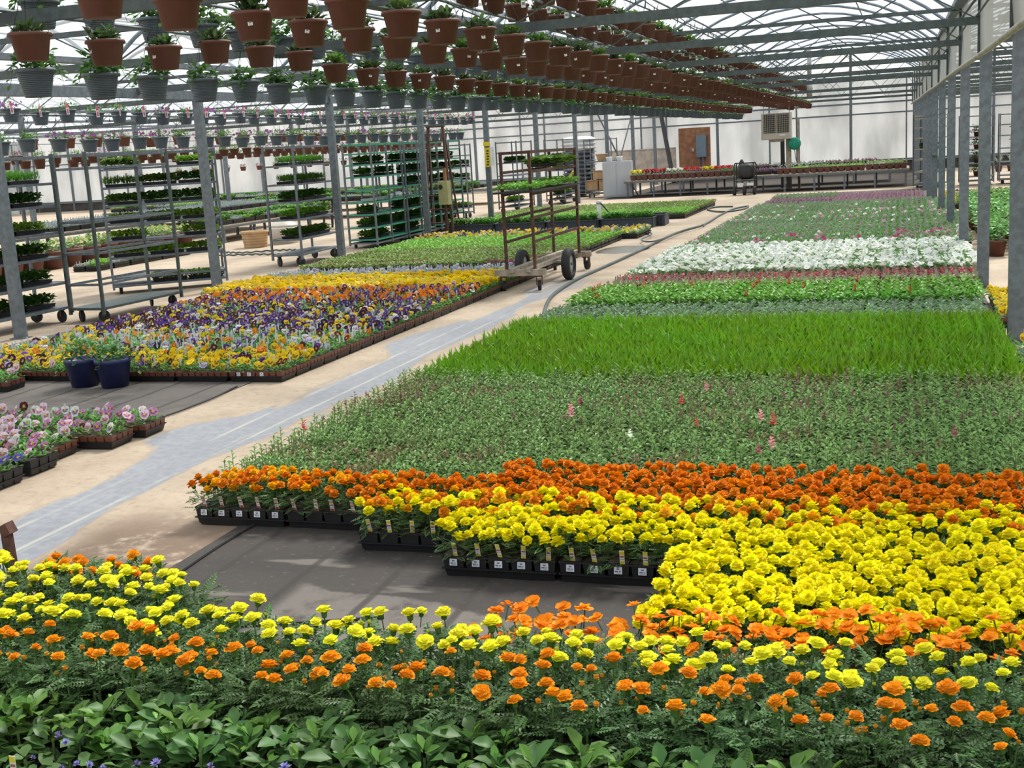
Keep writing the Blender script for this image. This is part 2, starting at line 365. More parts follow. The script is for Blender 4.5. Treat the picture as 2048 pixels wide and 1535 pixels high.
# roof
roof = struct('ceiling')
def arch_pts(w, rise, n=14):
    R = (w*w/4+rise*rise)/(2*rise); a = math.asin(w/2/R)
    return [(R*math.sin(t), R*math.cos(t)-(R-rise)) for t in np.linspace(-a, a, n)]
AP = arch_pts(WA, 1.0)
am = MB().tube([(x, 0, z) for x, z in AP], .028, 6).mesh('roof_arch', 'arch')
ag = MB().bar((-WA/2, 0, .02), (WA/2, 0, .02), .03).mesh('arch_tie', 'galv')
for i in range(len(EDGES)-1):
    xc = (EDGES[i]+EDGES[i+1])/2
    b = MB(); v = []
    for y in (-6, 52):
        v += [(xc+x*1.004, y, zgut(y)+z+.03) for x, z in AP]
    k = len(AP); b.add(v, [(j, j+1, k+j+1, k+j) for j in range(k-1)])
    obj('roof_film', b.mesh('roof_film', 'roof', True), roof)
    step = 2.3 if -11 < xc < 4 else 3.6
    for y in np.arange(-4, 51.9, step):
        obj('roof_arch', am, roof, (xc, float(y), zgut(y)))
    b = MB()
    for x, z in (AP[4], AP[9]):
        b.tube([(xc+x, -6, zgut(-6)+z-.03), (xc+x, 52, zgut(52)+z-.03)], .014, 5)
    obj('purlin', b.mesh('purlin', 'galv'), roof)
for x in EDGES:
    b = MB(); b.bar((x, -6, zgut(-6)-.02), (x, 52, zgut(52)-.02), .16, .07); obj('gutter', b.mesh('gutter', 'galv'), roof)
# trusses: bottom chord, top chord and zig-zag rods, post to post
def truss(y, x0, x1, zc):
    zt = zgut(y)-.05
    t = obj('truss', MB().bar((x0, y, zc), (x1, y, zc), .06, .08).mesh('bottom_chord', 'galv_dark'), roof)
    obj('top_chord', MB().bar((x0, y, zt), (x1, y, zt), .05, .05).mesh('top_chord', 'galv_dark'), t)
    b = MB(); n = max(2, int(round((x1-x0)/1.35)))
    for i in range(n):
        xa = x0+(x1-x0)*i/n; xb = x0+(x1-x0)*(i+1)/n; xm = (xa+xb)/2
        b.tube([(xa, y, zc), (xm, y, zt)], .009, 4); b.tube([(xm, y, zt), (xb, y, zc)], .009, 4)
    obj('web_rods', b.mesh('web_rods', 'galv_dark'), t)
for k_, y in enumerate(RY[1:]):
    if y > 51 or (y > 29 and k_ % 2): continue
    truss(y, -10.1, .78, 2.83 if y < 25 else 2.83+.003*(y-25))
for y in RY[4::2]:
    truss(y, -20.8, -10.1, 2.9)
for y in RY[2:]:
    if y < 51: truss(y, .95, 11.4, 2.83)
# longitudinal beam along the left row of posts
b = MB(); b.bar((-9.6, 4, 2.74), (-9.6, 52, 3.0), .06, .12); obj('eave_beam', b.mesh('eave_beam', 'galv'), roof)
# film curtain rolled half way up between this bay and the next
cur = struct('trim_1', label='clear film curtain rolled up above the right-hand row of posts')
ZH = lambda y: 2.46+.0035*(y-10)
b = MB(); ys = np.linspace(5, 51.8, 27); v = []
for y in ys: v += [(XR(y)-.06, y, ZH(y)), (XR(y)-.06-.03*math.sin(y*2), y, (ZH(y)+zgut(y))/2), (XR(y)-.06, y, zgut(y))]
b.add(v, [(3*i+j, 3*i+j+1, 3*i+j+4, 3*i+j+3) for i in range(26) for j in range(2)])
obj('curtain_film', b.mesh('curtain_film', 'curtain', True), cur)
M['hem'] = simple('rolled_film', (.5, .45, .37), .5, 0, .35, 7)
b = MB(); b.tube([(XR(y)-.075, y, ZH(y)+.008*math.sin(y*3)) for y in ys], .028, 8); obj('curtain_roll', b.mesh('curtain_roll', 'hem', True), cur)
b = MB(); b.tube([(XR(y)-.1, y, ZH(y)+.42+.02*math.sin(y*2.1)) for y in ys], .012, 5); b.tube([(XR(y)-.13, y, ZH(y)+.55) for y in ys], .016, 5)
obj('cable', b.mesh('cable', 'galv_dark'), cur)
b = MB()
for y in RY[1:]:
    b.bar((XR(y)-.07, y, ZH(y)), (XR(y)-.07, y, zgut(y)), .035)
obj('curtain_batten', b.mesh('curtain_batten', 'galv_dark'), cur)
# far end wall: sheets between mullions, rails, arched gables
wf = struct('wall_far')
YW = 52.0
xs = []
for i in range(len(EDGES)-1):
    xc = (EDGES[i]+EDGES[i+1])/2; xs += [(xc-2.15, .06), (xc, .11), (xc+2.15, .06)]
xs = [(EDGES[0], .1)]+xs+[(EDGES[-1], .1)]
for i in range(len(xs)-1):
    x0, x1 = xs[i][0], xs[i+1][0]
    obj('panel', MB().box(((x0+x1)/2, YW+.06, 1.9), (x1-x0-.01, .012, 3.8)).mesh('panel', 'wallfilm'), wf)
for x, w in xs:
    obj('mullion', MB().bar((x, YW, 0), (x, YW, 3.78), w, .07).mesh('mullion', 'galv'), wf)
for i in range(len(EDGES)-1):
    xc = (EDGES[i]+EDGES[i+1])/2
    pts = [(xc+x, YW+.06, zgut(YW)+z) for x, z in AP]
    nn = len(pts); b = MB(); b.add(pts+[(xc, YW+.06, zgut(YW))], [(j, nn, j+1) for j in range(nn-1)])
    obj('gable_panel', b.mesh('gable_panel', 'wallfilm'), wf)
    g = MB(); g.bar((xc, YW, 3.78), (xc, YW, zgut(YW)+.98), .1, .07); g.bar((xc-.1, YW, zgut(YW)+.9), (xc-1.1, YW, zgut(YW)), .06); g.bar((xc+.1, YW, zgut(YW)+.9), (xc+1.1, YW, zgut(YW)), .06)
    obj('gable_post', g.mesh('gable_post', 'galv_dark'), wf)
for z, h in ((.45, .08), (2.32, .06), (2.74, .07), (3.78, .12)):
    obj('rail', MB().bar((EDGES[0], YW-.03, z), (EDGES[-1], YW-.03, z), .05, h).mesh('rail', 'galv'), wf)
obj('kick_board', MB().box(((EDGES[0]+EDGES[-1])/2, YW+.03, .2), (EDGES[-1]-EDGES[0], .04, .4)).mesh('kick_board', simple('dark_kick_board', (.075, .07, .062), .9, 0, .4, 3)), wf)
for nm, x in (('wall_left', EDGES[0]), ('wall_right', EDGES[-1])):
    w = struct(nm)
    obj('panel', MB().box((x, 23, 1.8), (.012, 58, 3.6)).mesh('panel', 'wallfilm'), w)
    b = MB()
    for y in np.arange(-6, 52, 2.2): b.bar((x, y, 0), (x, y, 3.5), .06)
    obj('mullion', b.mesh('mullion', 'galv'), w, kind='stuff')
wn = struct('wall_near')
obj('panel', MB().box(((EDGES[0]+EDGES[-1])/2, -6, 1.6), (EDGES[-1]-EDGES[0], .012, 3.2)).mesh('panel', 'wallfilm'), wn)

# ------------------------------------------------------------------ plant pieces
LEAF_V = [(0, 0, 0), (-.5, .45, .10), (0, .42, 0), (.5, .45, .10), (-.34, .78, .03), (.34, .78, .03), (0, 1, -.10)]
LEAF_F = [(0, 2, 1), (0, 3, 2), (1, 2, 4), (2, 3, 5), (2, 6, 4), (2, 5, 6)]
LANCE_V = [(0, 0, 0), (-.5, .4, .05), (.5, .4, .05), (0, 1, -.06)]
LANCE_F = [(0, 2, 1), (1, 2, 3)]
def pinnate():
    v = []; f = []
    for i in range(5):
        y = .22+.15*i; L = .3*(1-.1*i)
        for s in (-1, 1):
            n = len(v); dx, dy = s*.8, .6
            v += [(0, y, 0), (s*L*.5*.8-dy*.055*s, y+L*.5*.6+dx*.055*s, .03), (s*L*.8, y+L*.6, -.02), (s*L*.5*.8+dy*.075*s, y+L*.5*.6-dx*.075*s, .03)]
            f.append((n, n+1, n+2, n+3) if s < 0 else (n+3, n+2, n+1, n))
    n = len(v); v += [(0, .8, 0), (-.07, .98, .02), (0, 1.2, -.02), (.07, .98, .02)]; f.append((n, n+3, n+2, n+1))
    return v, f
PIN_V, PIN_F = pinnate()
def cj(col, n, s=.18):
    """n jittered copies of a colour"""
    c = np.asarray(col)[None]*(1+rng.uniform(-s, s, (n, 1))); return np.clip(c*(1+rng.uniform(-s*.3, s*.3, (n, 3))), 0, 1)
def U(a, b, n): return rng.uniform(a, b, n)
PX = np.array([-.204, -.102, 0, .102, .204]); PY = np.array([-.086, 0, .086])
def grid_centres(jit=.012, z=.1, px=PX, py=PY):
    g = np.array([(x, y, z) for y in py for x in px]); g[:, :2] += rng.uniform(-jit, jit, (len(g), 2)); return g
def leaves(mb, centres, per, rad, z0, z1, L, wr, pitch, col, tpl='leaf', s=.2, up=0.):
    """scatter leaves round each plant centre; pitch range in degrees, z range above the centre"""
    n = len(centres)*per; c = np.repeat(centres, per, 0)
    yaw = U(0, 2*PI, n); h = U(0, 1, n); r = rad*U(.1, 1, n)*(1-.5*h)
    pos = c+np.stack([-np.sin(yaw)*r, np.cos(yaw)*r, z0+(z1-z0)*h], -1)
    R = rotm(yaw, np.radians(U(*pitch, n)+up*h), U(-.5, .5, n))
    Ls = U(L[0], L[1], n); sc = np.stack([Ls*wr, Ls, Ls], -1)
    tv, tf = {'leaf': (LEAF_V, LEAF_F), 'lance': (LANCE_V, LANCE_F), 'pin': (PIN_V, PIN_F)}[tpl]
    if tpl == 'pin': sc = np.stack([Ls, Ls, Ls], -1)
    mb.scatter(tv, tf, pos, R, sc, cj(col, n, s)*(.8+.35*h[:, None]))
def stems(mb, centres, h, r, col):
    for c in centres: mb.tube([c, (c[0], c[1], c[2]+h)], r, 3, col, cap=False)
def tray_only(lip, k):
    b = MB(); b.box((0, 0, lip/2+.003), (.5, .25, lip), k, taper=.93); b.box((0, 0, lip), (.513, .263, .006), k); return b.mesh('flat', 'plastic')
TRAY45, TRAY54 = tray_only(.045, (.018, .018, .02)), tray_only(.052, (.014, .013, .014))
b = MB(); b.box((0, 0, .044), (.096, .08, .088), (.022, .022, .024), taper=.8); b.box((0, 0, .084), (.1, .084, .008), (.03, .03, .033)); b.box((0, 0, .0885), (.088, .072, .003), (.035, .026, .02)); POTB = b.mesh('pot', 'plastic')
b = MB(); b.box((0, 0, .025), (.056, .056, .05), (.15, .052, .03), taper=.86); b.box((0, 0, .0455), (.059, .059, .008), (.17, .06, .035)); b.box((0, 0, .0498), (.05, .05, .002), (.035, .026, .02)); POTP = b.mesh('pot', 'plastic')
def add_pots(t, pack):
    for x in (np.linspace(-.2225, .2225, 8) if pack else PX):
        for y in (np.linspace(-.098, .098, 4) if pack else PY): obj('pot', POTP if pack else POTB, t, (x, y, .04 if pack else .012))
def tray(pots=True, potcol=(.022, .022, .024), rimcol=(.025, .025, .027), lip=.045, top=.1, soil=(.035, .026, .02), low=False):
    b = MB()
    k = (.018, .018, .02)
    b.box((0, 0, lip/2+.003), (.5, .25, lip), k, taper=.93)
    b.box((0, 0, lip), (.513, .263, .006), k)
    if low:
        b.box((0, 0, (lip+top)/2), (.495, .245, top-lip), potcol, taper=.94)
        b.box((0, 0, top), (.47, .22, .004), soil)
    else:
        for x in PX:
            for y in PY:
                b.box((x, y, (.012+top)/2), (.096, .08, top-.012), potcol, taper=.8)
                b.box((x, y, top-.004), (.1, .084, .008), rimcol)
                b.box((x, y, top+.001), (.088, .072, .004), soil)
    return b.mesh('flat', 'plastic')
TR = tray(); TRLOW = tray(low=True)
def pack_tray():
    b = MB(); k = (.014, .013, .014)
    b.box((0, 0, .028), (.5, .25, .052), k, taper=.95); b.box((0, 0, .054), (.513, .263, .005), k)
    for x in np.linspace(-.2225, .2225, 8):
        for y in np.linspace(-.098, .098, 4):
            b.box((x, y, .065), (.056, .056, .05), (.15, .052, .03), taper=.86); b.box((x, y, .0895), (.05, .05, .002), (.035, .026, .02))
    return b.mesh('flat', 'plastic')
TRBROWN = pack_tray()
def rack_tray():
    b = MB(); b.box((0, 0, .02), (.5, .25, .04), (.02, .02, .022), taper=.96); b.box((0, 0, .04), (.513, .263, .005), (.02, .02, .022)); b.box((0, 0, .044), (.48, .23, .003), (.035, .026, .02)); return b.mesh('flat', 'plastic')
TRRACK = rack_tray()
TRGREY = tray(low=True, potcol=(.04, .045, .06), lip=.05, top=.1)
# flower heads (each a mesh shared by its copies)
def head_double(col, r=.03, layers=((1., 11, 8), (.86, 10, 32), (.62, 8, 58), (.32, 5, 80)), h=.55, stem=.05, s=.13):
    b = MB()
    b.lathe([(r*.12, -r*.9), (r*.34, -r*.75), (r*.42, -r*.1)], 6, col=(.09, .2, .045))
    b.lathe([(r*.5, -.1*r), (r*.62, r*.2), (r*.35, r*.5), (r*.05, r*.6)], 8, col=np.array(col)*.8)
    if stem: b.tube([(0, 0, -stem-r*.7), (0, 0, -r*.7)], .0022, 4, (.09, .2, .045), cap=False)
    tv = [(-.22, .1, 0), (.22, .1, 0), (-.36, .8, .10), (0, 1.0, -.02), (.36, .8, .10)]; tf = [(0, 1, 4, 3, 2)]
    for rr, n, pit in layers:
        yaw = np.arange(n)*2*PI/n+U(-.2, .2, n)
        R = rotm(yaw, np.radians(pit+U(-9, 9, n)), U(-.35, .35, n))
        zz = h*r*(1-rr); pos = np.stack([np.zeros(n), np.zeros(n), np.full(n, zz*.9)], -1)
        L = r*rr*U(.88, 1.12, n)*(1.0 if pit < 50 else .95)
        b.scatter(tv, tf, pos, R, np.stack([L*(.75+.3*rr), L, L], -1), cj(col, n, s))
    return b.mesh('flower', 'petal')
def head_single(col, col2, r=.032):
    b = MB(); tv = [(-.15, .1, 0), (.15, .1, 0), (-.48, .65, .10), (-.36, .95, 0), (0, 1, .08), (.36, .95, 0), (.48, .65, .10)]; tf = [(0, 1, 6, 5, 4, 3, 2)]
    n = 6
    b.tube([(0, 0, -.06), (0, 0, -.004)], .0022, 4, (.09, .2, .045), cap=False)
    for rr, k, pit in ((1, 6, 6), (.7, 5, 32), (.4, 4, 60)):
        yaw = np.arange(k)*2*PI/k+U(-.2, .2, k); R = rotm(yaw, np.radians(pit+U(-12, 12, k)), U(-.2, .2, k))
        b.scatter(tv, tf, np.tile([(0, 0, .004*(1-rr))], (k, 1)), R, r*rr*U(.9, 1.1, k), cj(col if rr > .5 else col2, k, .12))
    return b.mesh('flower', 'petal')
def pansy_geo(b, M3, pos, r, col, blotch, eye=(.9, .6, .02), s=.12):
    """five petals, normal +Z before the rotation M3"""
    for ang, L, w, dark, z in ((145, 1., 1.0, 0, -.04), (215, 1., 1.0, 0, -.05), (80, .92, 1., 1, .0), (280, .92, 1., 1, .0), (0, 1.05, 1.3, 1, .03)):
        a = math.radians(ang)+PI   # the lower petal points to -Y
        ca, sa = math.cos(a), math.sin(a)
        P = [(0, .02), (-.2*w, .36), (0, .45), (.2*w, .36), (-.56*w, .62), (-.3*w, .98), (.3*w, .98), (.56*w, .62)]
        v = np.array([(x*ca-y*sa, x*sa+y*ca, z+.12*(abs(x))+.05*math.sin(9*x+ang)) for x, y in P])*r*L*.72
        c0 = np.array(col)*(1+rng.uniform(-s, s)); bl = np.array(blotch) if dark else c0*.9
        c = np.array([eye, bl, bl, bl, c0, c0*1.05, c0*1.05, c0])
        b.add(v@M3.T+pos, [(0, 2, 1), (0, 3, 2), (1, 2, 5, 4), (2, 6, 5), (2, 3, 7, 6)], np.clip(c, 0, 1))
PAN = {'yellow': ((.90, .62, .01), (.12, .03, .02)), 'gold': ((.88, .66, .03), (.85, .55, .01)), 'purple': ((.12, .045, .34), (.035, .012, .08)),
       'wine': ((.10, .012, .03), (.03, .006, .012)), 'white': ((.82, .81, .78), (.14, .04, .22)), 'cream': ((.85, .8, .6), (.75, .65, .3)),
       'orange': ((.82, .24, .015), (.5, .1, .01)), 'lavender': ((.5, .46, .72), (.14, .08, .35)), 'pink': ((.52, .22, .42), (.16, .03, .13)),
       'palepink': ((.82, .62, .74), (.38, .07, .27)), 'blue': ((.12, .10, .5), (.03, .02, .1)), 'dark': ((.045, .02, .085), (.02, .01, .03))}
PANM = {}
for k, (c, bl) in PAN.items():
    L = []
    for j in range(2):
        b = MB(); b.tube([(0, .012, -.07), (0, .01, -.02), (0, 0, 0)], .0018, 4, (.1, .25, .05), cap=False)
        pansy_geo(b, np.eye(3), np.zeros(3), .047, c, bl); L.append(b.mesh('flower', 'petal'))
    PANM[k] = L
def face_rot(n, tilt=(30, 75), az=(-.9, .9)):
    """rotations that turn +Z towards the light and the aisle (about -Y)"""
    return rotm(U(*az, n), np.radians(U(*tilt, n)), U(-.4, .4, n))
def fl_mesh_cols(cols, n):
    ks = list(cols); p = np.array([cols[k] for k in ks], float); return rng.choice(len(ks), n, p=p/p.sum()), ks

TAGC = (.62, .66, .68)
def plain_tag(): 
    b = MB(); b.box((0, 0, .035), (.015, .0012, .07), TAGC); return b.mesh('plant_tag', 'plastic')
TAG = plain_tag()
def picture_tag(kind):
    b = MB(); b.box((0, 0, .035), (.02, .0012, .085), (.8, .8, .74))
    b.box((0, -.001, .065), (.0185, .001, .02), (.75, .62, .05) if kind else (.5, .42, .25))
    b.box((0, -.001, .047), (.015, .001, .006), (.35, .12, .1)); b.box((0, -.001, .036), (.016, .001, .004), (.3, .33, .4))
    if kind: b.lathe([(.0085, 0), (.0085, .0015)], 10, (0, -.002, 0), (.75, .6, .05)); 
    b2 = MB(); b2.box((0, 0, .035), (.02, .0012, .085), (.8, .8, .74)); b2.box((0, -.001, .067), (.0185, .001, .017), (.75, .62, .05) if kind else (.42, .33, .18))
    b2.box((0, -.001, .049), (.016, .001, .008), (.4, .13, .1)); b2.box((0, -.001, .037), (.016, .001, .0035), (.3, .33, .4))
    b2.box((0, -.001, .018), (.016, .001, .02), (.72, .58, .05) if kind else (.35, .07, .03)); return b2.mesh('plant_tag', 'plastic')
PTY, PTO = picture_tag(1), picture_tag(0)
b = MB(); b.box((0, 0, 0), (.034, .0012, .03), (.78, .8, .84)); b.box((0, -.001, .006), (.012, .001, .006), (.15, .2, .35)); b.box((-.006, -.001, -.004), (.014, .001, .005), (.12, .15, .2)); b.box((.008, -.001, -.004), (.007, .001, .005), (.2, .25, .35)); b.box((0, -.001, -.010), (.024, .001, .003), (.35, .38, .45))
STICK = b.mesh('price_sticker', 'plastic')

# ------------------------------------------------------------------ kinds of flat: foliage meshes (three looks each)
G = dict(mari=(.10, .20, .06), mari2=(.085, .165, .055), broad=(.10, .24, .055), snap=(.165, .285, .08), snap2=(.13, .20, .085), grass=(.135, .30, .010), silver=(.22, .36, .18),
         salvia=(.14, .34, .04), petu=(.17, .31, .11), pans=(.14, .33, .07), young=(.2, .42, .06), tomato=(.12, .30, .05), grey=(.33, .40, .36), olive=(.22, .31, .08))
def foliage(fn, n=3, name='foliage'):
    out = []
    for i in range(n):
        b = MB(); fn(b, i); out.append(b.mesh(name, ['leaf', 'petal']))
    return out
def f_mari_tall(b, i):
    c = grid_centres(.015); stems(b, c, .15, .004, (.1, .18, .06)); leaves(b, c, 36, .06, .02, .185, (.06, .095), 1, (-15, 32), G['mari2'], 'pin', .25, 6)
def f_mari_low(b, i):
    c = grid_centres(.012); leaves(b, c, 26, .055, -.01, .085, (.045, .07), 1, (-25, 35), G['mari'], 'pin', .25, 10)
def f_snap(b, i):
    c = np.array([(x, y, .09) for y in np.linspace(-.11, .11, 5) for x in np.linspace(-.235, .235, 9)]); c[:, :2] += U(-.014, .014, (len(c), 2))
    red = i in (1,)
    hs = U(.10, .19, len(c)); tv, tf = LEAF_V[:], LEAF_F
    for q, h in zip(c, hs):
        b.tube([q, (q[0], q[1], q[2]+h)], .002, 3, (.16, .22, .08), cap=False)
    k = 15; n = len(c)*k; cc = np.repeat(c, k, 0); t = np.tile(np.linspace(.1, 1, k), len(c)); hh = np.repeat(hs, k)
    yaw = np.tile(np.arange(k)*2.4, len(c))+np.repeat(U(0, 6, len(c)), k)
    pos = cc+np.stack([0*t, 0*t, t*hh], -1); L = .06*(1-.55*t)*U(.8, 1.2, n)
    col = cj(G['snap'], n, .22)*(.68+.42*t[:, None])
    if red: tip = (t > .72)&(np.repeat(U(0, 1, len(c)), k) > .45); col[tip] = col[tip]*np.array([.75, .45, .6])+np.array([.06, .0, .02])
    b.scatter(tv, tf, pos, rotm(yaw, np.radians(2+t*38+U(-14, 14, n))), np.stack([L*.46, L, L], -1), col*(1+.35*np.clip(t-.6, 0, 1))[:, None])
def f_grass(b, i):
    c = np.array([(x, y, .09) for y in np.linspace(-.115, .115, 6) for x in np.linspace(-.24, .24, 11)]); c[:, :2] += U(-.014, .014, (len(c), 2))
    leaves(b, c, 7, .012, 0, .09, (.075, .13), .17, (35, 80), G['grass'], 'lance', .22, 10)
def f_silver(b, i):
    c = grid_centres(.012); leaves(b, c, 15, .04, 0, .05, (.035, .06), .5, (0, 55), G['silver'], 'leaf', .22)
    for q in c[::2]: b.box((q[0], q[1]+.03, .155), (.015, .0012, .04), (.40, .42, .40))
def f_salvia(b, i):
    c = grid_centres(.014); leaves(b, c, 18, .05, 0, .1, (.045, .065), .62, (-5, 40), G['salvia'], 'leaf', .25)
    for q in c:
        if rng.random() < .07:
            col = cj((.75, .14, .03) if i == 0 else (.45, .03, .02), 6, .25); h = .1+U(0, .03, 1)[0]
            b.scatter(LANCE_V, LANCE_F, np.array([(q[0], q[1], q[2]+h+.01*j) for j in range(6)]), rotm(np.arange(6)*2.2, np.radians(50)), np.tile([(.016, .03, .03)], (6, 1)), col, mi=1)
def f_rosette(col, per=14, z=.05, L=(.035, .055), tag=None, s=.25):
    def fn(b, i):
        c = grid_centres(.012); leaves(b, c, per, .042, 0, z, L, .6, (0, 50), col, 'leaf', s)
        if tag is not None:
            for q in c:
                if rng.random() < .75: b.box((q[0]+.02, q[1], .165), (.017, .0012, .06), tag, yaw=rng.uniform(-.3, .3))
    return fn
def disc_flowers(b, pos, R, r, col, throat, s=.08):
    a = np.arange(10)*2*PI/10; rad = np.where(np.arange(10) % 2 == 0, 1, .9)
    tv = [(0, 0, -.22)]+[(.4*math.cos(q), .4*math.sin(q), -.02) for q in a]+[(m*math.cos(q), m*math.sin(q), .08*math.sin(5*q)+.05) for q, m in zip(a, rad)]
    tf = [(0, 1+k, 1+(k+1) % 10) for k in range(10)]+[(1+k, 11+k, 11+(k+1) % 10, 1+(k+1) % 10) for k in range(10)]
    tc = np.ones((21, 3)); tc[0] = throat; tc[1:11] = .5+.5*np.array(throat)
    b.scatter(tv, tf, pos, R, r, cj(col, len(pos), s), tc, mi=1)
def f_petunia(cols, nf, tags=0):
    def fn(b, i):
        c = grid_centres(.014); leaves(b, c, 15, .055, 0, .085, (.035, .06), .5, (5, 60), G['petu'], 'leaf', .22)
        ks = list(cols); w = np.array([cols[k] for k in ks]); m = rng.poisson(nf)
        if m:
            p = np.stack([U(-.25, .25, m), U(-.13, .13, m), U(.17, .21, m)], -1); idx = rng.choice(len(ks), m, p=w/w.sum())
            for j, k in enumerate(ks):
                q = p[idx == j]
                if len(q): disc_flowers(b, q, face_rot(len(q), (10, 65)), .036, k, (.85, .88, .55) if k[1] > .5 else (.6, .5, .6))
        for q in c:
            if rng.random() < tags: b.box((q[0], q[1]+.03, .2), (.013, .0012, .05), (.5, .52, .48))
    return fn
def f_pansy(cols, nf, tags=.3):
    """far pansies: foliage with its flowers in one"""
    def fn(b, i):
        c = np.array([(x, y, .085) for y in np.linspace(-.1, .1, 4) for x in np.linspace(-.225, .225, 8)]); c[:, :2] += U(-.012, .012, (len(c), 2))
        leaves(b, c, 8, .036, 0, .05, (.03, .048), .55, (0, 50), G['pans'], 'leaf', .25)
        if nf:
            m = nf; p = np.stack([U(-.24, .24, m), U(-.12, .12, m), U(.135, .185, m)], -1); idx, ks = fl_mesh_cols(cols, m); R = face_rot(m)
            for j in range(m):
                col, bl = PAN[ks[idx[j]]]; pansy_geo(b, R[j], p[j], .046, col, bl)
        for q in c:
            if rng.random() < tags*.5: b.box((q[0], q[1]+.02, .155), (.015, .0012, .085), TAGC, yaw=rng.uniform(-.3, .3))
    return fn
def f_pansyleaf(b, i): f_pansy({}, 0, 0)(b, i)
FOL = dict(
    mari_tall=foliage(f_mari_tall), mari_low=foliage(f_mari_low), snap=foliage(f_snap, 4), grass=foliage(f_grass), silver=foliage(f_silver), salvia=foliage(f_salvia),
    coleus=foliage(f_rosette((.13, .03, .02), 14, .05, (.04, .06))), lime=foliage(f_rosette((.33, .40, .17), 12, .04, (.03, .05), (.48, .46, .36))),
    redbeg=foliage(f_rosette((.42, .10, .11), 14, .05, (.03, .05), (.40, .36, .28))), white=foliage(f_petunia({(.86, .88, .9): 1}, 30), 4),
    mixpet=foliage(f_petunia({(.86, .88, .88): .65, (.7, .12, .35): .2, (.75, .4, .5): .15}, 2.6, .5), 5), greenpet=foliage(f_petunia({(.62, .3, .42): .7, (.85, .86, .86): .3}, .8, .7), 4),
    pinkpet=foliage(f_petunia({(.72, .10, .32): .6, (.7, .35, .45): .3, (.85, .85, .85): .2}, 5, .3), 3),
    plum=foliage(f_rosette((.20, .075, .13), 14, .05, (.03, .05), (.5, .42, .47))), plumpink=foliage(f_rosette((.34, .14, .2), 14, .05, (.03, .05), (.55, .47, .5))),
    young=foliage(f_rosette(G['young'], 16, .06, (.04, .065))), olive=foliage(f_rosette(G['olive'], 16, .06, (.04, .065))), tomato=foliage(f_rosette(G['tomato'], 22, .12, (.05, .09))), grey=foliage(f_rosette(G['grey'], 14, .04, (.03, .045), (.5, .55, .6))),
    p_front=foliage(f_pansy({'yellow': 7, 'gold': 2, 'dark': 1}, 14, .5)), p_mix=foliage(f_pansy({'yellow': 3, 'purple': 3, 'wine': 2, 'white': 2, 'orange': 1, 'lavender': 1, 'dark': 1}, 17, .55), 4),
    p_pur=foliage(f_pansy({'purple': 7, 'wine': 4, 'white': 2.5, 'yellow': 3, 'dark': 4, 'lavender': .4}, 20, .3), 4), p_or=foliage(f_pansy({'orange': 6, 'wine': 3, 'purple': 2, 'white': 2}, 20, .15)),
    p_yel=foliage(f_pansy({'yellow': 3, 'gold': 5}, 34, .1)), p_lav=foliage(f_pansy({'lavender': 5, 'white': 3, 'wine': 1}, 10, .6)), p_back=foliage(f_pansy({'gold': 4, 'orange': 2, 'cream': 2, 'dark': 2}, 10, .2)),
    p_leaf=foliage(f_pansyleaf), redleaf=foliage(f_rosette((.28, .12, .12), 12, .05, (.03, .05))))
def flat(kind, label, x, y, group, trayme=TRLOW, name='seedling_flat', rz=None, cat='flat', z=.0):
    t = thing(name, label, cat, (x, y, z), (rng.uniform(-.012, .012) if rz is None else rz)+(PI if rz is None and rng.random() < .5 else 0), group, trayme)
    f = obj('foliage', FOL[kind][rng.integers(len(FOL[kind]))], t, kind='stuff')
    return t, f
def block(kind, label, group, x0, x1, y0, y1, trayme=TRLOW, name='seedling_flat', dx=.52, dy=.268, keep=None):
    out = []
    nx = max(1, int(round((x1-x0)/dx))); ny = max(1, int(round((y1-y0)/dy)))
    for j in range(ny):
        for i in range(nx):
            x = x0+dx*(i+.5)+rng.uniform(-.004, .004); y = y0+dy*(j+.5)
            if keep and not keep(x, y): continue
            k = kind(x, y) if callable(kind) else kind
            out.append(flat(k, f'{label}, {nth(j+1)} row, {nth(i+1 if x0 > -4 else nx-i)} from the aisle', x, y, group, trayme, name))
    return out
def add_heads(t, meshes, pts, name='flower', sc=(.85, 1.15), tilt=.35, rots=None):
    for i, p in enumerate(pts):
        r = (rng.normal(0, tilt*.6), rng.normal(0, tilt*.6), rng.uniform(0, 6.28)) if rots is None else rots[i]
        obj(name, meshes[rng.integers(len(meshes))], t, p, sc=float(rng.uniform(*sc)), rot=r)

# ------------------------------------------------------------------ the large bed right of the aisle
X0 = -3.45
H = {}
YEL, DYEL, ORG, DORG, FORG = (.90, .86, .03), (.98, .88, .005), (.90, .34, .005), (.82, .26, .006), (.92, .31, .008)
H['tallyellow'] = [head_double(YEL, .028) for _ in range(3)]
H['tallorange'] = [head_double(ORG, .0265) for _ in range(3)]
H['budyellow'] = [head_double((.55, .6, .05), .010, ((1., 7, 55), (.6, 5, 75)))]
H['budorange'] = [head_double((.7, .32, .02), .010, ((1., 7, 55), (.6, 5, 75)))]
H['yellow'] = [head_double(DYEL, .0275, ((1., 12, -14), (.97, 12, 14), (.84, 11, 36), (.62, 9, 58), (.36, 6, 80)), 1.0, .03, .1) for _ in range(4)]
H['gold'] = [head_double((.92, .50, .006), .027, ((1., 12, -14), (.97, 12, 14), (.84, 11, 36), (.62, 9, 58), (.36, 6, 80)), 1.0, .03) for _ in range(2)]
H['deep'] = [head_double(DORG, .026, ((1., 12, -12), (.97, 12, 16), (.84, 10, 38), (.62, 8, 60), (.36, 5, 80)), 1.0, .03, .22) for _ in range(4)]
H['midorange'] = [head_double((.82, .29, .008), .026, ((1., 12, -12), (.97, 12, 16), (.84, 10, 38), (.62, 8, 60), (.36, 5, 80)), 1.0, .03, .2) for _ in range(3)]
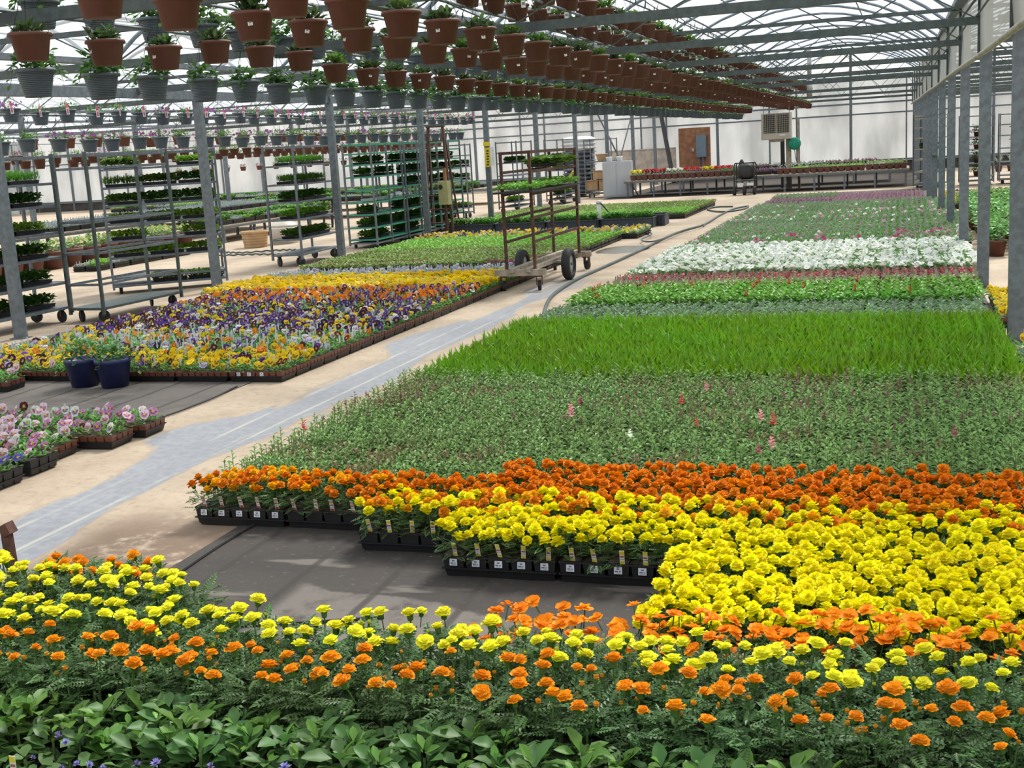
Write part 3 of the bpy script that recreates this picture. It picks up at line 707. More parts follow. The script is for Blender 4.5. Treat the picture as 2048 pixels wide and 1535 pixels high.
H['single'] = [head_single(FORG, (.85, .42, .02), .029) for _ in range(4)]
def spread(n, z0, z1, hx=.25, hy=.125, mind=.036):
    """n spots over a flat, kept apart"""
    P = []
    for _ in range(n*14):
        p = (rng.uniform(-hx, hx), rng.uniform(-hy, hy))
        if all((p[0]-q[0])**2+(p[1]-q[1])**2 > mind*mind for q in P): P.append(p)
        if len(P) >= n: break
    return [(x, y, float(rng.uniform(z0, z1))) for x, y in P]
DX, DY = .52, .268
YB = 2.07        # front edge of the nearest row of flats in the frame
cols8 = [X0+DX*(i+.5) for i in range(8)]
# leafy seedlings and floss flowers along the very front
def rosette(i, big=True):
    b = MB(); c = np.array([(0, 0, 0.)]); col = (.072, .165, .042) if i != 2 else (.095, .20, .035)
    b.tube([(0, 0, 0), (0, 0, .1)], .004, 4, (.14, .22, .07), cap=False)
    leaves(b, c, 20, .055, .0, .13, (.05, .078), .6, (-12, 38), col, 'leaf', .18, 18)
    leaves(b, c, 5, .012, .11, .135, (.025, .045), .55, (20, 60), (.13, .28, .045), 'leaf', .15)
    return b.mesh('seedling', 'leaf', True)
ROS = [rosette(i) for i in range(5)]
def floss(i):
    b = MB(); c = np.array([(0, 0, 0.)]); b.tube([(0, 0, 0), (0, 0, .09)], .004, 4, (.14, .22, .07), cap=False); leaves(b, c, 18, .045, 0, .1, (.035, .055), .75, (-10, 40), (.085, .17, .045), 'leaf', .2)
    return b.mesh('seedling', 'leaf', True)
FLS = [floss(i) for i in range(3)]
def tuft(col):
    b = MB(); n = 26; R = rotm(U(0, 6.28, n), np.radians(U(15, 90, n))); b.scatter(LANCE_V, LANCE_F, np.zeros((n, 3)), R, np.tile([(.005, .014, .014)], (n, 1)), cj(col, n, .25)); return b.mesh('flower', 'petal')
TUFT = [tuft((.32, .30, .62)), tuft((.24, .2, .42))]
for j in range(-2, 3):
    for i, x in enumerate(cols8):
        y = YB+DY*(j+.5)
        ag = (x < -1.6 and j <= 1) or (x < -1.1 and j <= 0) or (x < -.6 and j <= -1)
        if ag:
            t = thing('floss_flower_flat', f'flat of mauve-tufted floss flowers, near left corner, {nth(j+3)} row, {nth(i+1)} from the left', 'flat', (x, y, 0), 0, 'floss flower flats', TR)
            for q in grid_centres(.01, .1): obj('seedling', FLS[rng.integers(3)], t, q, rng.uniform(0, 6.28))
            add_heads(t, TUFT, spread(15, .215, .26), sc=(.9, 1.5))
        else:
            t = thing('leafy_seedling_flat', f'flat of broad-leaved flowerless seedlings, {nth(j+3)} row, {nth(i+1)} from the left', 'flat', (x, y, 0), 0, 'broad-leaved seedling flats', TR)
            for q in grid_centres(.01, .1): obj('seedling', ROS[rng.integers(5)], t, q, rng.uniform(0, 6.28), sc=float(rng.uniform(.85, 1.15)))
        if rng.random() < .25: obj('plant_tag', PTY, t, (rng.uniform(-.2, .2), 0, .17), rng.uniform(-.3, .3))
def keep_fg(x, y): return x > -3.1 and not (x < -2.4 and y > 3.6)
lab_to = 'flat of tall orange marigolds before the tall yellow row'
lab_ty2 = 'flat of tall yellow marigolds, short second row at the left'
lab_ty = 'flat of tall lemon yellow marigolds just behind the tall orange row'
for j, (y0, knd) in enumerate(((2.88, 'o'), (3.15, 'y'), (3.42, 'y2'))):
    for i, x in enumerate(cols8):
        y = y0+.5*DY
        sh = .0 if knd != 'o' else 0
        isy = knd[0] == 'y'
        if knd == 'y2':
            if x > -2.2: continue
            y += .02
        t = thing('tall_marigold_flat', (lab_ty if knd == 'y' else lab_ty2 if isy else lab_to)+f', {nth(i+1)} from the left', 'flat', (x, y+sh, 0), PI*(rng.random() < .5), 'tall yellow marigold flats' if isy else 'tall orange marigold flats', TR)
        obj('foliage', FOL['mari_tall'][rng.integers(3)], t, kind='stuff')
        k = ('tallyellow', 'budyellow') if isy else ('tallorange', 'budorange')
        if not isy and x < -2.3:
            pass
        add_heads(t, H[k[0]], spread(23 if isy else 17,   .305, .36, mind=.043), tilt=.25, sc=(.7, 1.2))
        add_heads(t, H[k[1]], spread(7 if isy else 15, .28, .34, mind=.03), tilt=.2, sc=(.8, 1.5), name='bud')
# a few orange heads at the far left end of the tall yellow ones
t = thing('tall_marigold_flat', 'flat of tall orange marigolds at the far left end behind the lemon yellow ones', 'flat', (-3.0, 3.72, 0), 0, None, TR)
obj('foliage', FOL['mari_tall'][0], t, kind='stuff'); add_heads(t, H['tallorange'], spread(20, .27, .33, mind=.04))
# single orange marigolds on the edge of the bare cloth
lab = 'flat of open single orange marigolds bordering the bare ground cloth'
for q_, (x, y) in enumerate([(-1.08, 3.565), (-.57, 3.565), (-.05, 3.665), (.47, 3.665)]):
    t = thing('single_marigold_flat', lab+f', {nth(q_+1)} from the left', 'flat', (x, y, 0), 0, 'single orange marigold flats', TR)
    obj('foliage', FOL['mari_low'][rng.integers(3)], t, kind='stuff')
    add_heads(t, H['single'], spread(36, .24, .31, mind=.04), tilt=.5)
# stepped block of bushy yellow marigolds and the deep orange band behind it
def bushy(x, y, mix, label, group, z=(.185, .245), n=56):
    t = thing('marigold_flat', label, 'flat', (x, y, 0), 0, group, TR if group else TRAY45)
    if not group: add_pots(t, 0)
    obj('foliage', FOL['mari_low'][rng.integers(3)], t, kind='stuff')
    ks = list(mix); w = np.array([mix[k] for k in ks], float); P = spread(n, *z, hx=.258, hy=.134, mind=.040)
    for p in P:
        k = ks[rng.choice(len(ks), p=w/w.sum())]
        add_heads(t, H[k], [p], tilt=.45, sc=(.85, 1.2))
    return t
def front_trim(t, tags, x0=-.204, stick=range(5), tag=PTY):
    for q, x in enumerate(PX):
        if tags: obj('plant_tag', tag, t, (x+rng.uniform(.0, .02), -.118+rng.uniform(-.004, .004), .088), rot=(.25, rng.uniform(-.1, .1), rng.uniform(-.2, .2)))
        if q in stick: obj('price_sticker', STICK, t, (x, -.1262, .072), rot=(-.12, 0, 0))
lab_dy = 'flat of bushy bright yellow marigolds in the stepped block'
lab_do = 'flat of bushy deep orange marigolds'
rows = [(3.80, [5, 6, 7], {'yellow': 1}), (4.068, [5, 6, 7], {'yellow': 1}), (4.336, [5, 6, 7], {'yellow': 1}),
        (4.604, [3, 4, 5, 6, 7], {'yellow': 1}), (4.872, [2, 3, 4, 5, 6, 7], None), (5.14, list(range(8)), {'deep': 1})]
for y0, idx, mix in rows:
    for i in idx:
        x = cols8[i]; y = y0+.5*DY; m = mix; tl = None
        lab, grp = lab_dy, 'bushy yellow marigold flats'
        if mix is None: m = {'yellow': 5, 'gold': 2, 'midorange': 2.4}; lab, grp = 'flat of bushy mixed yellow and orange marigolds', 'mixed yellow and orange marigold flats'
        if y0 > 5.1:
            lab, grp = lab_do, 'bushy deep orange marigold flats'; m = {'deep': 7, 'midorange': 1.5}
            if i < 4: m = {'deep': 5, 'midorange': 2}
        if y0 == 5.14 and i in (0, 1): lab, grp = ('black flat of deep orange marigolds with white stickers, leftmost at the corner by the aisle', None) if i == 0 else ('black flat of deep orange and golden marigolds with picture tags, second from the aisle', None); m = {'deep': 4, 'gold': 2.5, 'midorange': 2}
        if y0 == 4.604 and i in (3, 4): lab, grp = ('black flat of yellow marigolds with ten-pot front row of tags and stickers, left half', None) if i == 3 else ('black flat of yellow marigolds with tags and stickers, right half beside the tall yellow block', None)
        if y0 == 4.872 and i == 2: lab, grp = 'black flat of yellow marigolds with tags but no stickers, middle step of the stepped edge', None
        if y0 < 4 and i == 5: pass
        if grp: lab = f'{lab}, {nth(int(round((y0-3.8)/DY))+1)} row, {nth(8-i)} from the right'
        t = bushy(x, y, m, lab, grp)
        if y0 == 5.14 and i in (0, 1): front_trim(t, True, stick=range(5) if i == 0 else (), tag=PTO)
        if y0 == 4.604 and i in (3, 4): front_trim(t, True)
        if y0 == 4.872 and i == 2: front_trim(t, True, stick=())
for i in range(8):
    m = {'deep': 1}
    if i >= 3: bushy(cols8[i], 5.14+DY*1.5, m, f'{lab_do}, back row, {nth(8-i)} from the right', 'bushy deep orange marigold flats', n=52)
# snapdragons
sx = lambda *a: None
def snapk(x, y): return 'snap'
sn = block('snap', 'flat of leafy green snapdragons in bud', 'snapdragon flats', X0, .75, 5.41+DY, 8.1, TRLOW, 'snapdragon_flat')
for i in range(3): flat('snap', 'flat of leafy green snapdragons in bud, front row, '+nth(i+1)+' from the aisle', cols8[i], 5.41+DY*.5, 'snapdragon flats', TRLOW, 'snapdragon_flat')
def spike(col):
    b = MB(); n = 16
    R = rotm(np.arange(n)*2.4, np.radians(U(5, 40, n))); pos = np.stack([0*np.arange(n), 0*np.arange(n), np.linspace(0, .055, n)], -1)
    L = np.linspace(.026, .012, n); b.scatter(LEAF_V, LEAF_F, pos, R, np.stack([L*.9, L, L], -1), cj(col, n, .2)); return b.mesh('flower', 'petal')
SP = {k: spike(c) for k, c in dict(red=(.55, .02, .03), white=(.8, .82, .7), wine=(.35, .02, .10), pink=(.75, .28, .36), dusk=(.16, .07, .06)).items()}
for t, f in sn:
    x, y, _ = t.location
    if y < 7.2:
        for p in spread(2 if rng.random() < .5 else 1, .24, .3):
            if rng.random() < .36*(1.1 if x > -1.9 else .4): obj('flower', SP[['red', 'white', 'wine', 'pink', 'red'][rng.integers(5)]], t, p, sc=float(rng.uniform(.8, 1.45)))
    if 6.4 < y < 7.4:
        for p in spread(5, .22, .27): obj('flower', SP['dusk'], t, p, sc=float(rng.uniform(.5, .8)))
block('grass', 'flat of lime green narrow-leaved seedlings', 'lime green seedling flats', X0+.03, .75, 8.1, 10.75, name='lime_seedling_flat')
block('silver', 'flat of silvery green seedlings', 'silvery green seedling flats', X0, .75, 10.77, 12.1, name='silver_seedling_flat')
block('salvia', 'flat of mid-green salvia with few red spikes', 'salvia flats', X0+.05, .75, 12.15, 13.5, name='salvia_flat')
block('coleus', 'flat of dark red-brown foliage plants', 'dark red foliage flats', X0+.05, .75, 13.52, 13.75, name='foliage_flat')
block('lime', 'flat of pale cream-green tagged seedlings', 'pale tagged seedling flats', X0+.1, .75, 13.8, 14.3, name='pale_seedling_flat')
block('redbeg', 'flat of red-leaved tagged begonias', 'red begonia flats', X0+.1, .75, 14.33, 14.85, name='begonia_flat')
block('white', 'flat of white petunias in full flower', 'white petunia flats', X0+.15, .78, 14.9, 18.4, name='white_petunia_flat')
def mixk(x, y):
    if y < 19.9: return 'pinkpet' if rng.random() < .45 else 'mixpet'
    if 23.2 < y < 25.6: return 'mixpet'
    return 'greenpet' if rng.random() < .85 else 'mixpet'
block(mixk, 'flat of young green petunias with scattered flowers', 'young petunia flats', X0+.25, .7, 18.45, 28.6, name='young_petunia_flat', dy=.31)
block(lambda x, y: 'plum' if (x < -1.5 and y < 30.6) else ('greenpet' if y > 31.2 and x < -1.6 else 'plumpink'), 'flat of plum and dusky pink seedlings', 'plum seedling flats', X0+.3, .65, 28.65, 32.7, name='plum_seedling_flat')

# ------------------------------------------------------------------ pansies left of the aisle
pl = 'flat of pansies in brown pots'
def near_pansy(x, y, cols, n, label, group, rz=None, tags=2, tray_=TRBROWN, zz=(.135, .185), edge=False):
    sep = edge and tray_ is TRBROWN
    t = thing('pansy_flat', label, 'flat', (x, y, 0), rng.uniform(-.015, .015) if rz is None else rz, group, TRAY54 if sep else tray_)
    if sep: add_pots(t, 1)
    obj('foliage', FOL['p_leaf'][rng.integers(3)], t, kind='stuff')
    P = spread(int(n*1.45), *zz, hx=.25, hy=.125, mind=.04); idx, ks = fl_mesh_cols(cols, len(P))
    for p, j in zip(P, idx):
        obj('flower', PANM[ks[j]][rng.integers(2)], t, p, rot=(math.radians(rng.uniform(30, 80)), rng.uniform(-.3, .3), rng.uniform(-.7, 1.0)), sc=float(rng.uniform(.85, 1.15)))
    for p in spread(tags, .125, .145, mind=.07): obj('plant_tag', TAG, t, p, rng.uniform(-.4, .4))
    return t
C_front = {'yellow': 8, 'gold': 1, 'wine': .7, 'purple': .8, 'dark': .8, 'lavender': .3}
C_mid = {'yellow': 3, 'orange': 1.5, 'white': 1.6, 'wine': 1.4, 'purple': 1, 'lavender': 1, 'dark': 1}
C_pur = {'purple': 6, 'wine': 3, 'white': 1.8, 'yellow': 2.5, 'dark': 3, 'lavender': .5}
pcols = [-4.9-DX*(i+.5) for i in range(8)]
r = 0
for r in range(29):
    y = 8.8+DY*(r+.5)
    for i, x in enumerate(pcols):
        if i >= 3 and y < 9.3 and x < -6.45 and x > -6.95: pass
        if x < -8.4 and y < 10.2: continue
        if x < -8.75 and y < 14.2: continue
        if r < 3:
            tp = near_pansy(x, y, C_front if r < 2 else {'yellow': 5, 'orange': 2, 'white': 1, 'wine': 1}, 15 if r < 2 else 11, f'brown-potted flat of mainly yellow pansies, front {nth(r+1)} row, {nth(i+1)} from the aisle', 'yellow pansy flats at the front', tags=2, edge=(r == 0 or i == 0))
            if r == 0 and i == 0:
                for q in (-.16, -.06, .06): obj('price_sticker', STICK, tp, (q, -.1285, .072))
        elif r < 7:
            near_pansy(x, y, C_mid, 6, f'brown-potted flat of sparse mixed pansies with white tags, {nth(r+1)} row, {nth(i+1)} from the aisle', 'sparse tagged pansy flats', tags=8, edge=(i == 0))
        elif r < 12:
            near_pansy(x, y, C_pur, 14, f'brown-potted flat of purple, white and yellow pansies, {nth(r+1)} row, {nth(i+1)} from the aisle', 'purple mixed pansy flats', tags=2, edge=(i == 0))
        else:
            k, lab, grp = ('p_pur', 'flat of mixed purple and white pansies', 'back purple pansy flats') if r < 15 else \
                ('p_or', 'flat of orange and wine pansies', 'orange pansy flats') if r < 20 else \
                ('p_yel', 'flat of golden pansies in full flower', 'golden pansy flats') if r < 26 else ('p_lav', 'flat of lavender and white pansies', 'lavender pansy flats')
            flat(k, f'{lab}, {nth(r+1)} row, {nth(i+1)} from the aisle', x, y, grp, TRBROWN, 'pansy_flat')
# the left end of the pansy bed steps forward
for i in range(4):
    x = -6.98-DX*(i+.5); y = 8.66
    if i == 0: continue
    near_pansy(x, y, C_front, 14, f'brown-potted flat of yellow pansies left of the navy pots, {nth(4-i)} from the left', 'yellow pansy flats at the left', tags=2)
near_pansy(-7.02, 8.98, {'yellow': 3, 'dark': 2, 'palepink': 1}, 6, 'brown-potted flat set askew just left of the two navy pots', None, rz=.12)
near_pansy(-7.55, 8.44, {'palepink': 4, 'pink': 1}, 6, 'brown-potted flat with a few pale pink pansies, left of the navy pots', None, rz=.06)
near_pansy(-8.1, 8.4, {'palepink': 4, 'lavender': 1}, 6, 'brown-potted flat with pale pink pansies, furthest left on the cloth', None)
# pink pansies by the aisle
spots = [(-5.18, 7.0, .05), (-5.22, 6.68, .04), (-5.70, 7.02, .05), (-5.42, 6.35, .02), (-5.78, 6.72, .03), (-6.24, 7.0, 0), (-6.3, 6.7, .02), (-5.32, 6.02, 0), (-5.92, 6.38, 0), (-5.86, 6.06, .02), (-5.3, 5.68, -.02), (-6.38, 6.3, 0), (-5.85, 5.7, 0), (-6.8, 6.9, 0), (-5.32, 5.35, 0)]
nm = ['nearest the grey floor edge, at the right-hand tip', 'second along the aisle from the tip', None, 'third along the aisle from the tip', None, None, None, 'fourth along the aisle from the tip', None, None, 'fifth along the aisle, at the picture edge']
for i, (x, y, rz) in enumerate(spots):
    l = nm[i] if i < len(nm) else None
    blue = y < 5.8
    near_pansy(x, y, {'blue': 3, 'purple': 1} if blue else {'palepink': 4, 'pink': 4, 'white': 2, 'wine': .7}, 9, f'black and brown flat of pink pansies, {l}' if l else f'flat of pink and white pansies behind those lining the aisle, {nth(i+1)} in the cluster', None if l else 'inner pink pansy flats', rz=rz, tags=2, tray_=TR if i in (7, 10) else TRBROWN, edge=True)
# two navy pots of trailing plants
def pot_mesh(r0, r1, h, col, lipr=.012, seg=20, mat='terracotta', name='pot', ribs=0):
    b = MB(); prof = [(r1*.6, 0), (r1, .002)]
    if ribs:
        for k in range(ribs):
            t = .05+.83*k/ribs; rr = r1+(r0-r1)*t
            prof += [(rr, h*t), (rr+.004, h*(t+.2/ribs)), (rr+.004, h*(t+.55/ribs)), (rr-.003, h*(t+.75/ribs))]
    prof += [(r0*.985, h*.86), (r0+lipr, h*.87), (r0+lipr*1.1, h*.94), (r0+lipr*.7, h), (r0-.006, h), (r0-.012, h*.9)]
    b.lathe(prof, seg); return b.mesh(name, mat, True)
def bush(per, rad, z1, L, col, wr=.6, pitch=(-25, 55), tpl='leaf', n=3, drop=0, flowers=None, s=.25):
    out = []
    for i in range(n):
        b = MB(); c = np.array([(x, y, 0.) for x, y in [(0, 0)]+[(rad*.5*math.cos(q), rad*.5*math.sin(q)) for q in np.arange(5)*1.257]])
        leaves(b, c, per, rad*.55, 0, z1, L, wr, pitch, col, tpl, s)
        if drop:
            for q in U(0, 6.28, drop):
                l = rng.uniform(.6, 1.0); k = 9
                ts = np.linspace(0, 1, k); rr = rad*(.7+.55*ts*l); z = z1*.3-ts*ts*.16*l+.03
                p = np.stack([np.cos(q)*rr, np.sin(q)*rr, z], -1)
                b.tube(p, .002, 3, np.array(col)*.9, cap=False)
                b.scatter(LEAF_V, LEAF_F, p, rotm(q+U(-1.2, 1.2, k)-PI/2, U(-.8, .4, k)), np.tile([(L[0]*wr, L[0], L[0])], (k, 1))*U(.8, 1.3, (k, 1)), cj(np.array(col)*1.25, k, .2))
        if flowers:
            fc, m = flowers; p = np.stack([U(-rad, rad, m), U(-rad, rad, m), U(z1*.6, z1*1.1, m)], -1)
            disc_flowers(b, p, face_rot(m, (20, 80), (-3, 3)), .026, fc, (.6, .5, .5))
        out.append(b.mesh('foliage', ['leaf', 'petal']))
    return out
B_trail = bush(20, .15, .15, (.035, .06), (.10, .24, .06), drop=5, n=2)
pmn = pot_mesh(.15, .11, .25, None, mat='bluepot', lipr=.004)
for i, (x, y, lab) in enumerate(((-6.72, 8.62, 'navy blue plastic pot of leafy green plants, left one of the pair'), (-6.40, 8.60, 'navy blue plastic pot of leafy green plants, right one of the pair'))):
    t = thing('potted_plant', lab, 'pot', (x, y, 0)); obj('pot', pmn, t); obj('foliage', B_trail[i], t, (0, 0, .22), sc=1.15, kind='stuff')
# green flats behind, a second pansy strip, black tubs, the far green bed
block(lambda x, y: 'redleaf' if (y < 17.9 and rng.random() < .3) else ('olive' if y < 20 else 'young'), 'flat of soft green seedlings behind lavender pansies', 'soft green seedling flats', -9.15, -4.9, 17.2, 22.3, name='green_seedling_flat')
block('p_back', 'flat of small yellow pansies in the back strip', 'back strip pansy flats', -9.4, -4.8, 22.4, 23.8, TRLOW, 'pansy_flat')
block(lambda x, y: 'young' if y < 29.5 else 'olive', 'flat of fresh seedlings in the far green bed', 'far green seedling flats', -9.9, -4.65, 27.6, 32.5, name='fresh_seedling_flat')
tubm = MB(); 
for s_, d in (((0, -.22, .11), (1.1, .02, .22)), ((0, .22, .11), (1.1, .02, .22)), ((-.55, 0, .11), (.02, .46, .22)), ((.55, 0, .11), (.02, .46, .22)), ((0, 0, .012), (1.1, .44, .02)), ((0, -.235, .21), (1.14, .03, .02)), ((0, .235, .21), (1.14, .03, .02)), ((-.56, 0, .21), (.03, .5, .02)), ((.56, 0, .21), (.03, .5, .02))): tubm.box(s_, d)
tubm = tubm.mesh('tub', simple('dark_grey_plastic', (.05, .06, .075), .5, 0, .2, 8))
for i in range(4):
    t = thing('plant_tub', f'dark grey plastic tub of green seedlings, {nth(i+1)} from the left before the far green bed', 'tub', (-9.0+1.16*i, 25.2+.12*(i == 3), 0), 0, 'dark grey tubs of seedlings', tubm)
    for k in (-1, 1): obj('foliage', FOL['tomato'][(i+k) % 3], t, (.27*k, 0, .1), kind='stuff')
t = thing('plant_tub', 'black ribbed nursery tub at the aisle end of the tub row', 'tub', (-5.05, 25.9, 0), .05, None, tubm, sc=(.42, 1.5, 1.1))
b = MB()
for k in range(5): b.box((-.4+.2*k, -.245, .1), (.03, .02, .19))
obj('rib', b.mesh('rib', 'blackplastic'), t)

# ------------------------------------------------------------------ hanging baskets
P_BR = pot_mesh(.125, .094, .172, None, mat='terracotta')
P_GR = pot_mesh(.128, .085, .19, None, mat='greypot', ribs=13, seg=22)
def hanger_mesh(h=.36, r0=.128, zr=.165):
    b = MB()
    for k in range(3):
        q = 2*PI*k/3+.3; b.tube([(r0*math.cos(q), r0*math.sin(q), zr), (.008*math.cos(q), .008*math.sin(q), zr+h-.06)], .0022, 4)
    b.tube([(0, 0, zr+h-.08), (0, 0, zr+h-.04)], .006, 5)
    b.tube([(0, .0, zr+h-.04), (.012, 0, zr+h-.02), (.026, 0, zr+h), (.012, 0, zr+h+.022), (-.012, 0, zr+h+.02), (-.02, 0, zr+h+.004)], .0035, 5)
    return b.mesh('hanger', 'blackplastic')
HANG = hanger_mesh()
HZ = .165+.36+.018          # hook height above the pot's base
B_low = bush(12, .115, .075, (.05, .085), (.075, .13, .045), .55, (5, 65), n=5, s=.4)
B_lown = B_low+bush(13, .115, .085, (.05, .08), (.11, .22, .045), .6, (5, 60), n=2, s=.3)
B_tall = bush(17, .15, .15, (.05, .085), (.085, .21, .045), .65, (-25, 55), n=4, drop=4)+bush(40, .15, .12, (.02, .036), (.16, .34, .05), .8, (-20, 60), n=1)
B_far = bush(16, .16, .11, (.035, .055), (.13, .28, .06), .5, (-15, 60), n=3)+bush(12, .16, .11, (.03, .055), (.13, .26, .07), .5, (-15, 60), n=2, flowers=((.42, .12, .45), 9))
b = MB(); b.box((0, 0, -.05), (.034, .0015, .05), (.75, .75, .72)); b.box((0, -.001, -.045), (.024, .001, .022), (.22, .22, .24)); b.add([(-.017, 0, -.025), (.017, 0, -.025), (.009, 0, .02), (-.009, 0, .02)], [(0, 1, 2, 3)], (.25, .5, .12)); HTAG = b.mesh('hang_tag', 'plastic')
b = MB(); b.box((0, 0, -.06), (.036, .0015, .075), (.75, .72, .7)); b.box((0, -.001, -.06), (.02, .001, .05), (.55, .12, .25)); b.add([(-.018, 0, -.022), (.018, 0, -.022), (.008, 0, .03), (-.008, 0, .03)], [(0, 1, 2, 3)], (.72, .12, .3)); PTAG = b.mesh('hang_tag', 'plastic')
b = MB(); b.box((0, 0, 0), (.03, .0015, .03), (.78, .78, .74)); b.box((0, -.001, .004), (.016, .001, .011), (.25, .25, .22)); b.box((0, -.001, -.009), (.02, .001, .003), (.4, .4, .38)); SQST = b.mesh('price_sticker', 'plastic')
def basket(x, y, zr, kind, label, group, name, sticker=.35, tag=None, fol=None, near=True):
    h = .172 if kind == 'b' else .19
    z = zr-h
    t = thing(name, label, 'hanging basket', (x, y, z), rng.uniform(-.25, .25), group)
    obj('pot', P_BR if kind == 'b' else P_GR, t)
    obj('hanger', HANG, t)
    L = fol or (B_lown if kind == 'b' else B_tall)
    obj('foliage', L[rng.integers(len(L))], t, (0, 0, h-.025), rng.uniform(0, 6.28), sc=float(rng.uniform(.85, 1.15)), kind='stuff')
    if rng.random() < sticker:
        a = -PI/2+rng.uniform(-.7, .9); r = .113
        obj('price_sticker', SQST, t, (r*math.cos(a), r*math.sin(a), h*.55), rot=(-.17, rng.uniform(-.25, .25), a+PI/2))
    if tag: obj('hang_tag', tag, t, (.13, -.10, h+.05), rot=(.1, 0, rng.uniform(-.4, .4)), sc=1.35)
    return t
def pipe(name, x, y0, y1, z, label, r=.012):
    m = MB().tube([(x, y0, z), (x, (y0+y1)/2, z), (x, y1, z)], r, 6).mesh(name, 'galv'); return thing(name, label, 'pipe', me=m)
rowsB = [ # x, rim z, kind, y0, y1, dy, label, group, tag
    (-3.2, 3.28, 'b', 5.0, 46, .80, 'brown basket, {} from the camera in the upper rank of the row nearest the aisle', 'upper brown baskets, aisle row', None),
    (-3.85, 3.28, 'b', 4.7, 46, .79, 'brown basket, {} from the camera, upper rank of the second row from the aisle', 'upper brown baskets, second row', HTAG),
    (-3.2, 2.745, 'b', 6.2, 46, .80, 'brown basket, {} from the camera in the lower rank of the row nearest the aisle', 'lower brown baskets, aisle row', None),
    (-3.85, 2.735, 'b', 5.4, 46, .78, 'brown basket, {} from the camera, lower rank of the second row from the aisle', 'lower brown baskets, second row', None),
    (-5.3, 2.70, 'b', 5.95, 46, .745, 'brown basket, {} from the camera in the row just above the slate grey baskets', 'low brown baskets above the grey ones', None),
    (-5.65, 2.535, 'g', 6.45, 46, .70, 'slate grey ribbed basket, {} from the camera in the lowest row over the pansies', 'lowest grey baskets', None),
    (-5.66, 2.98, 'g', 6.55, 40, .70, 'slate grey ribbed basket, {} from the camera, upper rank behind the brown ones', 'upper grey baskets', None)]
for x, zr, k, y0, y1, dy, lab, grp, tg in rowsB:
    hp = zr-(.172 if k == 'b' else .19)+HZ
    pipe('basket_pipe', x, y0-.6, y1+.4, hp, f'thin steel pipe carrying the {grp}', .014)
    y = y0; n = 0
    while y < y1:
        dz = .0
        if zr == 2.70 and 8.6 < y < 10.6: dz = .09
        f = None; n += 1; lb = lab.format(nth(n))
        basket(x, y+rng.uniform(-.04, .04), zr+dz+rng.uniform(-.012, .012), k, lb, grp, 'brown_hanging_basket' if k == 'b' else 'grey_hanging_basket', sticker=.4 if k == 'b' else 0, tag=tg if (tg is not None and y > 8) or (k == 'b' and rng.random() < .12) else None) if dz == 0 else \
            basket(x, y, zr+dz, k, lb, grp, 'brown_hanging_basket', .4)
        y += dy
# drip line with its emitters above the aisle row
b = MB(); b.tube([(-2.9, y, 3.42-.04*abs(math.sin(y*1.3))) for y in np.arange(7, 40, .5)], .007, 5)
for y in np.arange(7, 40, .55): b.tube([(-2.9, y, 3.40), (-2.91, y+.03, 3.33)], .008, 4)
thing('drip_line', 'thin black drip line with emitters strung along the upper aisle row of baskets', 'hose', me=b.mesh('drip_line', 'blackplastic'))
rowsL = [(-11.8, 2.735, 'g', 11.8, 34, .62, 'small grey basket with pink tag, {} from the left, upper row beyond the racks', 'upper grey baskets of the left bay', PTAG, 'small_grey_hanging_basket'),
         (-11.75, 2.315, 'g', 11.9, 33, .66, 'small grey basket without tag, {} from the left, lower row beyond the racks', 'lower grey baskets of the left bay', None, 'small_grey_hanging_basket'),
         (-13.6, 2.42, 'b', 13.5, 34, .85, 'small dark brown basket, {} from the left, row just behind the small grey baskets', 'brown baskets of the left bay, near row', None, 'small_brown_hanging_basket'),
         (-16.8, 2.22, 'b', 18, 44, .6, 'small dark brown basket, {} from the left in the middle row of the left bay', 'brown baskets of the left bay, middle row', None, 'small_brown_hanging_basket'),
         (-18.6, 2.15, 'b', 20, 48, .55, 'small dark brown basket, {} from the left in the furthest row of the left bay', 'brown baskets of the left bay, far row', None, 'small_brown_hanging_basket')]
for x, zr, k, y0, y1, dy, lab, grp, tg, nm_ in rowsL:
    pipe('basket_pipe', x, y0-.6, y1+.4, zr-(.172 if k == 'b' else .19)+HZ, f'thin steel pipe carrying the {grp}', .012)
    y = y0; n = 0
    while y < y1:
        n += 1; basket(x, y+rng.uniform(-.08, .08), zr+rng.uniform(-.02, .02), k, lab.format(nth(n)), grp, nm_, 0, tg, B_far); y += dy
# pairs of hanging pots far left, by the end wall
y = 40
for i in range(12):
    basket(-28.5+.75*i, 44.2, 1.72, 'b', f'small hanging pot at eye level against the bright end wall, {nth(i+1)} from the left', 'eye-level pots at the end wall', 'small_brown_hanging_basket', 0, None, B_far)
pipe2 = MB().tube([(-29, 44.2, 2.10), (-19.5, 44.2, 2.10)], .014, 5).mesh('basket_pipe', 'galv'); thing('basket_pipe', 'thin cross pipe carrying the eye-level pots at the end wall', 'pipe', me=pipe2)

